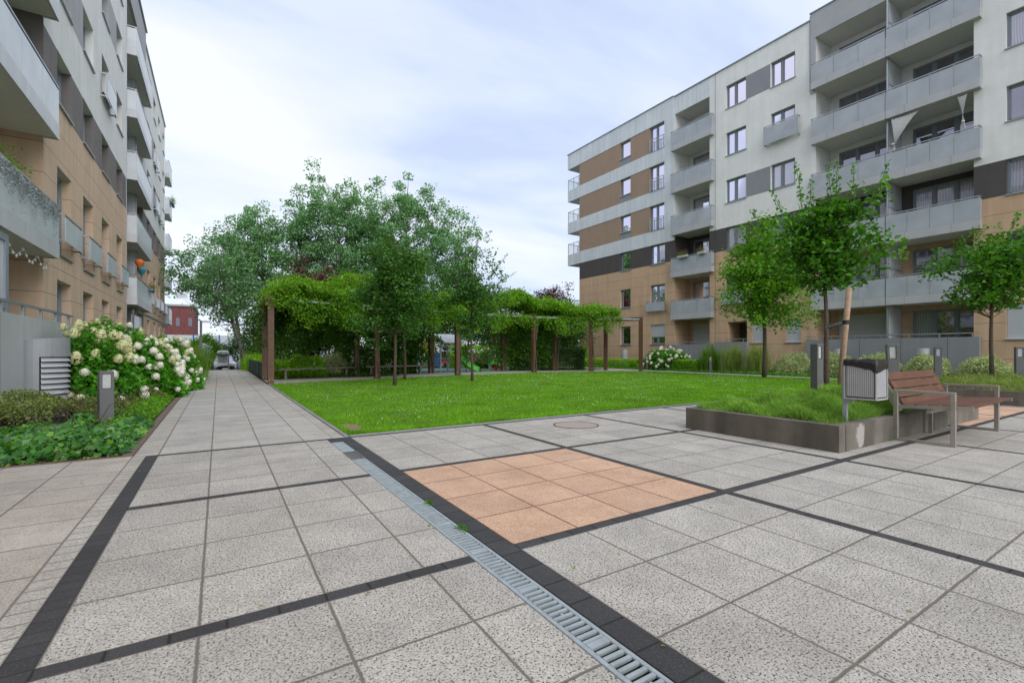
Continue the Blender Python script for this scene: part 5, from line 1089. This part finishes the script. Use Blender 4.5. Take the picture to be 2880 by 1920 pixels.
# ground cover under the pergola side and along the right building
n=50000; X=rg.uniform(20.85,25.0,n); Y=rg.uniform(-5.5,30.5,n); tag(npmesh('strip_ground_cover',leaves(np.stack([X,Y,rg.uniform(.01,.12,n)],1),.075,rg,.6,.6),4,'hydleaf'),kind='stuff')
n=14000; X=rg.uniform(.1,5.6,n); Y=rg.uniform(19.1,31,n); tag(npmesh('strip_ground_cover',leaves(np.stack([X,Y,rg.uniform(.01,.15,n)],1),.08,rg,.6,.6),4,'vinedark'),kind='stuff')
n=20000; X=rg.uniform(-5.0,-2.6,n); Y=rg.uniform(11,31,n); tag(npmesh('strip_ground_cover',leaves(np.stack([X,Y,rg.uniform(.01,.22,n)],1),.08,rg,.6,.6),4,'hydleaf'),kind='stuff')
# dead leaves and litter on the soil edge
n=700; X=rg.uniform(-9,-2.45,n); Y=4.29+np.abs(rg.normal(size=n))*.12; tag(npmesh('fallen_leaves',leaves(np.stack([X,Y,rg.uniform(.004,.02,n)],1),.04,rg,1.2,.7),4,'fgrassdry'),kind='stuff')
# ================================================= PLAYGROUND
pt=empty('play_tower',(9.4,22.0,.01),'small play tower with curved pale roof, blue panel and green slide','play tower')
q=MB()
for x,y in ((8.95,21.7),(9.75,21.5),(8.95,22.7),(9.75,22.5),(8.0,22.2),(8.0,23.0)): q.tube([(x,y,0),(x,y,2.0)],.045,8)
for z in (1.15,1.45): q.bar((8.95,21.7,z),(9.75,21.5,z),.04,.04); q.bar((8.0,22.2,z),(8.95,21.7,z),.04,.04)
q.build('post','galv',pt)
q=MB(); V=[]
for i in range(9):
    t=i/8; x=8.75+1.25*t; z=2.12-.55*(t**1.6)*0; 
for i in range(9):
    t=i/8; yy=21.2+1.7*t; z=1.62+.5*math.sin(t*math.pi/2); V+=[(8.75+.22*(1-t),yy,z),(10.05,yy-.2,z),(8.75+.22*(1-t),yy,z+.03),(10.05,yy-.2,z+.03)]
q.add(V,[f for i in range(8) for f in ((4*i,4*i+4,4*i+5,4*i+1),(4*i+2,4*i+3,4*i+7,4*i+6),(4*i,4*i+2,4*i+6,4*i+4),(4*i+1,4*i+5,4*i+7,4*i+3))]+[(0,1,3,2),(32,34,35,33)]); q.build('roof','pwhite',pt)
q=MB(); q.box(8.45,21.72,.35,8.93,21.76,1.05); q.build('side_panel','pblue',pt)
q=MB(); q.box(8.1,22.4,1.05,8.9,22.44,1.65); q.build('side_panel','pyellow',pt)
q=MB(); q.box(7.3,22.6,.9,8.0,22.64,1.7); q.build('side_panel','pgreen',pt)
q=MB(); q.box(9.1,21.8,.45,9.3,21.84,.75); q.build('side_panel','pred',pt)
q=MB(); q.box(8.0,21.7,.70,9.75,22.7,.78); q.build('platform','bollard',pt)
q=MB()
for sg in (-.25,.25): 
    pts=[(9.8,21.6+sg,1.35),(10.1,21.5+sg,.75),(10.5,21.35+sg,.35),(10.95,21.2+sg,.12)]
    for a,b in zip(pts,pts[1:]): q.bar(a,b,.04,.26)
q.build('slide_side','pgreen',pt)
q=MB(); pts=[(9.8,21.6,1.0),(10.1,21.5,.65),(10.5,21.35,.28),(10.95,21.2,.10)]
for a,b in zip(pts,pts[1:]): q.bar(a,b,.46,.02)
q.build('slide_chute','galv',pt)
q=MB(); q.tube([(9.8,21.35,.75),(9.85,21.3,1.1),(9.9,21.25,1.15),(10.0,21.2,.8)],.05,8); q.build('grip','pyellow',pt)
cf=empty('climbing_frame',(7.0,24.0,.01),'low grey climbing frame of square openings behind the lawn tree trunks','climbing frame')
q=MB()
for x in (6.4,6.85,7.3,7.75): q.bar((x,24.2,0),(x,24.1,1.05),.05,.05)
for z in (.3,.6,.9): q.bar((6.4,24.2,z),(7.75,24.1,z),.045,.045)
q.build('frame','galv',cf); q=MB(); q.box(7.9,23.6,.15,8.35,23.64,.95); q.build('side_panel','pblue',cf)
sr=empty('spring_rocker',(12.3,21.4,.01),'bright green spring rocker with blue grips on a coil spring','spring rocker')
q=MB(); q.tube([(12.3+.11*math.cos(t),21.4+.11*math.sin(t),.03+t*.0115) for t in np.linspace(0,2*math.pi*5,80)],.022,6); q.build('spring','pred',sr)
q=MB(); 
for sg in (-.13,.13): q.add([(x,21.4+sg+d_,z) for d_ in (-.012,.012) for x,z in ((11.85,.48),(12.0,.40),(12.6,.40),(12.8,.50),(12.72,.78),(12.62,.55),(12.15,.52),(12.05,.72),(11.98,.55))],[tuple(range(9)),tuple(range(17,8,-1))]+[(i,(i+1)%9,9+(i+1)%9,9+i) for i in range(9)])
q.box(12.1,21.28,.44,12.5,21.52,.47); q.build('body','pgreen',sr)
q=MB(); q.tube([(12.05,21.2,.72),(12.05,21.6,.72)],.03,6); q.tube([(12.7,21.2,.78),(12.7,21.6,.78)],.03,6); q.build('handle','pblue',sr)
pp=empty('play_post',(12.75,22.8,.01),'pale post with a red panel beside the spring rocker','play post'); q=MB(); q.box(12.62,22.7,0,12.80,22.8,2.1); q.build('post','pwhite',pp); q=MB(); q.box(12.82,22.72,1.5,13.05,22.76,2.0); q.build('panel','pred',pp)
pb=empty('litter_bin',(11.6,24.9,.01),'small pale litter bin left of the small playground bench','litter bin'); q=MB(); q.box(11.35,24.8,.35,11.85,25.05,.92,bev=.02); q.build('body','pwhite',pb); q=MB(); q.box(11.86,24.9,0,11.92,24.96,1.0); q.build('post','galv',pb)
# green mesh fence along the walkway
fe=empty('mesh_fence',(.0,23.9,0),'low dark green mesh fence along the walkway beyond the first pergola post','fence')
for k in range(5): q=MB(); y=18.95+k*2.0; q.box(.0,y+.03,.08,.02,y+1.95,.68); q.build('mesh_panel','fencegreen',fe)
q=MB(); 
for k in range(6): q.box(-.02,18.93+k*2.0,0,.03,18.98+k*2.0,.72)
q.build('post','fencegreen',fe)
# ================================================= CARS and far things
def car(name,label,loc,rz,mat,box=False,group=None):
    o=empty(name,loc,label,'car',group,rz)
    # cross sections along y: front at -y
    secs=[(-2.05,.30,.62,.62,.66,.60),(-1.9,.22,.78,.79,.82,.70),(-1.2,.20,.93,.94,.87,.76),(-.75,.20,.98,1.0,.88,.74),(.1,.20,1.0,1.50,.88,.62),(.9,.20,1.0,1.53,.88,.62),(1.6,.20,1.02,1.46,.87,.60),(2.0,.25,1.0,1.05,.84,.66),(2.1,.35,.9,.92,.78,.60)]
    q=MB(); V=[];n_=10
    for y,zb,zm,zt,wb,wt in secs:
        V+= [(-wb+.06,y,zb),(-wb,y,zb+.15),(-wb,y,zm-.06),(-wb+.05,y,zm),(-wt,y,max(zt-.05,zm+.003)),(-wt*.8,y,zt+.004),(wt*.8,y,zt+.004),(wt,y,max(zt-.05,zm+.003)),(wb-.05,y,zm),(wb,y,zm-.06),(wb,y,zb+.15),(wb-.06,y,zb)]
    n_=12; F=[(i*n_+j,(i+1)*n_+j,(i+1)*n_+(j+1)%n_,i*n_+(j+1)%n_) for i in range(len(secs)-1) for j in range(n_)]; F+=[tuple(range(n_-1,-1,-1)),tuple(range((len(secs)-1)*n_,len(secs)*n_))]; q.add(V,F); q.build('body',mat,o,smooth=True,local=True)
    q=MB(); q.quad((-.74,-.72,1.02),(.74,-.72,1.02),(.60,.06,1.46),(-.60,.06,1.46)); q.build('windscreen','carglass',o,local=True)
    for sg in (-1,1):
        q=MB(); q.add([(sg*.86,-.55,1.03),(sg*.86,1.5,1.05),(sg*.645,1.4,1.42),(sg*.645,.05,1.44)],[(0,1,2,3)]); q.build('side_window','carglass',o,local=True)
        q=MB(); q.add([(sg*.50,-2.02,.66),(sg*.80,-1.88,.70),(sg*.84,-1.62,.86),(sg*.58,-1.88,.80)],[(0,1,2,3)]); q.build('headlight','headlight',o,local=True)
        q=MB(); q.box(sg*.90,-.62,.98,sg*1.06,-.50,1.10,bev=.02); q.build('mirror',mat,o,local=True)
        for y in (-1.35,1.35):
            q=MB(); q.tube([(sg*.70,y,.32),(sg*.90,y,.32)],.32,20); w_=q.build('wheel','rubber',o,local=True); q=MB(); q.tube([(sg*.901,y,.32),(sg*.91,y,.32)],.2,14); q.build('rim','galv',w_,local=True)
    q=MB(); q.box(-.55,-2.09,.32,.55,-2.04,.52); q.box(-.4,-2.06,.60,.4,-2.03,.66); q.build('grille','black',o,local=True)
    q=MB(); q.box(-.26,-2.115,.36,.26,-2.10,.47); q.build('number_plate','pwhite',o,local=True)
    if box:
        q=MB(); q.bar((-.62,.3,1.60),(.62,.3,1.60),.05,.03); q.bar((-.62,1.2,1.60),(.62,1.2,1.60),.05,.03); q.build('roof_rack','bollard',o,local=True)
    return o
car('parked_car','silver parked car with a roof box at the end of the walkway',(-1.05,46.6,-.77),R(2),'carsilver',True)
rb_=empty('roof_box',(-1.05,47.1,.86),'grey roof box on top of the silver car','roof box'); q=MB(); V=[]; 
for z,s_ in ((.88,.9),(.93,1),(1.08,.98),(1.18,.8),(1.21,.5)): V+=[(-1.18+.48*s_*math.copysign(abs(math.cos(t))**.6,math.cos(t)),47.2+1.0*s_*math.copysign(abs(math.sin(t))**.6,math.sin(t)),z) for t in np.linspace(0,2*math.pi,20,endpoint=False)]
q.add(V,[(i*20+j,i*20+(j+1)%20,(i+1)*20+(j+1)%20,(i+1)*20+j) for i in range(4) for j in range(20)]+[tuple(range(19,-1,-1)),tuple(range(80,100))]); q.build('shell','carsilver',rb_,smooth=True)
car('parked_car','white parked car half hidden by the low hedge, right of the silver car',(2.1,47.8,-.77),R(68),'carwhite',False)
bp_=empty('steel_bollard',(-.98,31.3,0),'thin steel post in the middle of the far end of the walkway','bollard'); q=MB(); q.tube([(-.98,31.3,0),(-.98,31.3,1.02)],.035,10); q.build('post','bollard',bp_)
gp=empty('street_lamp',(-2.32,28.9,0),'square grey post lamp with a short horizontal arm behind the fountain grass','street lamp'); q=MB(); q.box(-2.40,28.85,0,-2.28,28.97,2.85); q.build('post','bollard',gp); q=MB(); q.box(-2.28,28.86,2.75,-1.92,28.96,2.85); q.build('lamp_arm','steel',gp)
bb=empty('brick_building',(-12,95,-.7),'low dark red brick building far behind the walkway on the left','building')
q=MB(); q.box(-30,88,-.7,-4.9,108,8.2); q.build('wall','brick',bb); q=MB(); q.box(-30.2,87.8,8.21,-4.7,108.2,8.5); q.build('roof','grey',bb)
for x in (-7.2,-5.6): q=MB(); q.box(x,87.95,5.1,x+.5,87.99,6.4); q.build('window','carglass',bb)
dsh=empty('satellite_dish',(-6.6,92,8.5),'white satellite dish on the roof of the brick building','satellite dish'); q=MB(); q.tube([(-6.6,92,8.5),(-6.6,92,9.3)],.06,6); q.build('mast','galv',dsh)
q=MB(); V=[(-6.6,91.9,9.9)]; 
for k in range(16): t=2*math.pi*k/16; V.append((-6.6+.85*math.cos(t),91.4-.2*math.sin(t),9.9+.8*math.sin(t)))
q.add(V,[(0,1+k,1+(k+1)%16) for k in range(16)]); q.build('dish','pwhite',dsh)
wf=empty('panel_fence',(0,70,-.7),'long pale panel fence with blue posts behind the parked cars','fence')
q=MB(); q.box(-16,70,-.7,12,70.1,3.2); q.build('panel','whitewall',wf)
for k in range(10): q=MB(); x=-15.5+k*2.8; q.box(x,69.9,-.7,x+.12,69.98,3.3); q.build('post','pblue',wf)
# ================================================= BALCONY THINGS
# white curtains on the balcony of the right building
def curtain(label,ya,yb,zt,zb_,yk,seed,x=24.98):
    o=empty('curtain',(x,(ya+yb)/2,zb_),label,'curtain','white curtains on the right balcony'); q=MB(); V=[]; n_=26; rows_=9
    for j in range(rows_):
        t=j/(rows_-1); z=zt+(zb_-zt)*t; w0=1-t; tied=.10 if t<.93 else .16
        for i in range(n_):
            u=i/(n_-1); ytop=ya+(yb-ya)*u; ybot=yk+(u-.5)*.16; m_=t**.75; y=ytop*(1-m_)+ybot*m_; V.append((x+.035*math.sin(i*2.1+seed)*(1-.5*t),y,z-.10*math.sin(u*math.pi)*(1-t)*.6))
    F=[(j*n_+i,j*n_+i+1,(j+1)*n_+i+1,(j+1)*n_+i) for j in range(rows_-1) for i in range(n_-1)]; q.add(V,F); q.build('cloth','cloth',o,smooth=True)
    q=MB(); q.ring((x,yk),.04,.055,zb_+.28,zb_+.33,12); q.build('tie','cloth',o); return o
curtain('white curtain gathered sideways next to the divider screen on the third balcony from the top',6.65,5.55,11.93,10.45,6.55,1)
curtain('narrow white curtain tied near the right end of the third balcony from the top',4.35,4.0,11.93,10.5,4.15,2)
q=MB(); q.tube([(24.97,6.75,11.9),(24.97,3.7,11.9)],.012,6); ob=q.build('curtain_rod','bollard',loc=(24.97,5.2,11.9)); tag(ob,'thin rod above the two white curtains','curtain rod')
# flower boxes
def flowerbox(label,x,y,z,ln,axis,mat,seed,pot='pot',group=None,h=.28,cat='flower box',leafm='groundlime'):
    o=empty('flower_box',(x,y,z),label,cat,group); q=MB(); q.box(x-.09,y-ln/2,z,x+.09,y+ln/2,z+.16,bev=.01); q.build('box',pot,o); rg=rs(seed); n_=int(260*ln)
    P=np.stack([x+rg.normal(size=n_)*.10,y+rg.uniform(-ln/2,ln/2,n_),z+.18+np.abs(rg.normal(size=n_))*h*.5],1); npmesh('leaves',leaves(P,.06,rg),4,leafm,o); n_=int(120*ln)
    if mat: P=np.stack([x+rg.normal(size=n_)*.10,y+rg.uniform(-ln/2,ln/2,n_),z+.26+np.abs(rg.normal(size=n_))*h*.4],1); npmesh('flowers',leaves(P,.055,rg),4,mat,o)
    return o
flowerbox('left red geranium box on the balcony railing of the dark storey',24.78,18.0,7.40,.8,0,'geranium',301,'fascia','red geranium boxes')
flowerbox('right red geranium box on the balcony railing of the dark storey',24.78,16.55,7.40,.55,0,'geranium',302,'fascia','red geranium boxes')
flowerbox('teal flower pots with red and yellow flowers hung on the middle left balcony',-4.62,30.2,4.45,.9,0,'geranium',303,'pot')
flowerbox('green leafy plants behind the near left balcony railing',-5.0,10.6,4.35,1.6,0,None,304,'pot',h=.5)
flowerbox('trailing plants on a far upper balcony at the end of the left building',-4.72,45.3,13.2,1.6,0,'variegated',305,'pot',h=.5)
flowerbox('dry trailing plants on the far middle balcony at the end of the left building',-4.72,45.8,7.5,1.4,0,None,306,'pot',h=.3,leafm='fgrassdry')
# grey artificial ivy hanging on the near left balcony
rg=rs(310); n=5200; Y=rg.uniform(7.5,13.1,n); Z=4.60-np.abs(rg.normal(size=n))*.24*(.8+.4*np.sin(Y*9)); Xp=-4.795+rg.uniform(0,.04,n); k=Z>3.75
o=npmesh('hanging_garland',leaves(np.stack([Xp,Y,Z],1)[k],.04,rg,-.1,.5),4,'whitegrey',loc=(-4.79,10,4.3)); tag(o,'grey-green garland hanging over the glass of the near left balcony','garland')
# string lights
o=empty('string_lights',(-4.95,12.6,3.3),'string of white bulbs hanging under the near left balcony','string lights'); q=MB(); pts=[]
for k in range(29): t=k/28; pts.append((-5.0,10.6+2.7*t,3.36-.22*abs(math.sin(t*math.pi*3))))
q.tube(pts,.006,4); q.build('cable','pwhite',o); q=MB()
for k in range(1,28,2):
    x,y,z=pts[k]; q=MB(); q.tube([(x,y,z),(x,y,z-.03),(x,y,z-.055),(x,y,z-.07)],[.008,.026,.022,.004],7); q.build('bulb','bulb',o)
for (y,z,mt,lb) in ((26.6,5.45,'porange','orange hot air balloon ornament hanging above the middle left balcony'),(27.4,5.2,'pteal','teal hot air balloon ornament hanging beside the orange one')):
    o=empty('balloon_ornament',(-4.78,y,z),lb,'ornament'); q=MB(); q.tube([(-4.78,y,z-.28),(-4.78,y,z-.22),(-4.78,y,z-.05),(-4.78,y,z+.08),(-4.78,y,z+.17),(-4.78,y,z+.2)],[.04,.05,.16,.19,.12,.02],14); q.build('envelope',mt,o,smooth=True); q=MB(); q.box(-4.81,y-.03,z-.38,-4.75,y+.03,z-.32); q.tube([(-4.78,y,z+.2),(-4.78,y,z+.75)],.004,4); q.build('basket','slat',o)
# bicycle leaning behind the balcony glass
o=empty('bicycle',(25.1,4.8,9.25),'bicycle leaning behind the frosted balcony glass below the white curtains','bicycle'); 
def wheel(c,r):
    q=MB(); pts=[(c[0],c[1]+r*math.cos(t),c[2]+r*math.sin(t)) for t in np.linspace(0,2*math.pi,25)]; q.tube(pts,.022,6,cap=False); q.build('wheel','rubber',o)
wheel((25.02,5.35,9.6),.33); wheel((25.02,4.3,9.6),.33); q=MB(); A_=(25.02,5.35,9.6); B_=(25.02,4.3,9.6); Cn=(25.02,4.85,9.55); Dn=(25.02,5.0,10.05); En=(25.02,4.45,10.05)
for a,b in ((A_,Cn),(Cn,Dn),(Cn,En),(Dn,En),(A_,Dn),(B_,En)): q.tube([a,b],.016,6)
q.tube([En,(25.02,4.4,10.2)],.014,6); q.tube([(24.85,4.38,10.2),(25.2,4.38,10.2)],.014,6); q.build('frame','pwhite',o)

# leaf litter and grit on the paving
rg=rs(400); n=240; X=np.concatenate([rg.uniform(-6,-2.2,70),rg.uniform(-2.2,9,170)]); Y=np.concatenate([rg.uniform(2.8,4.2,70),rg.uniform(-1.6,4.0,170)]); k=rg.uniform(0,1,240)<.55
V=leaves(np.stack([X[k],Y[k],np.full(k.sum(),.006)],1),.018,rg,2.5,.6,jit=.6)
tag(npmesh('leaf_litter',V,4,'fgrassdry'),kind='stuff')
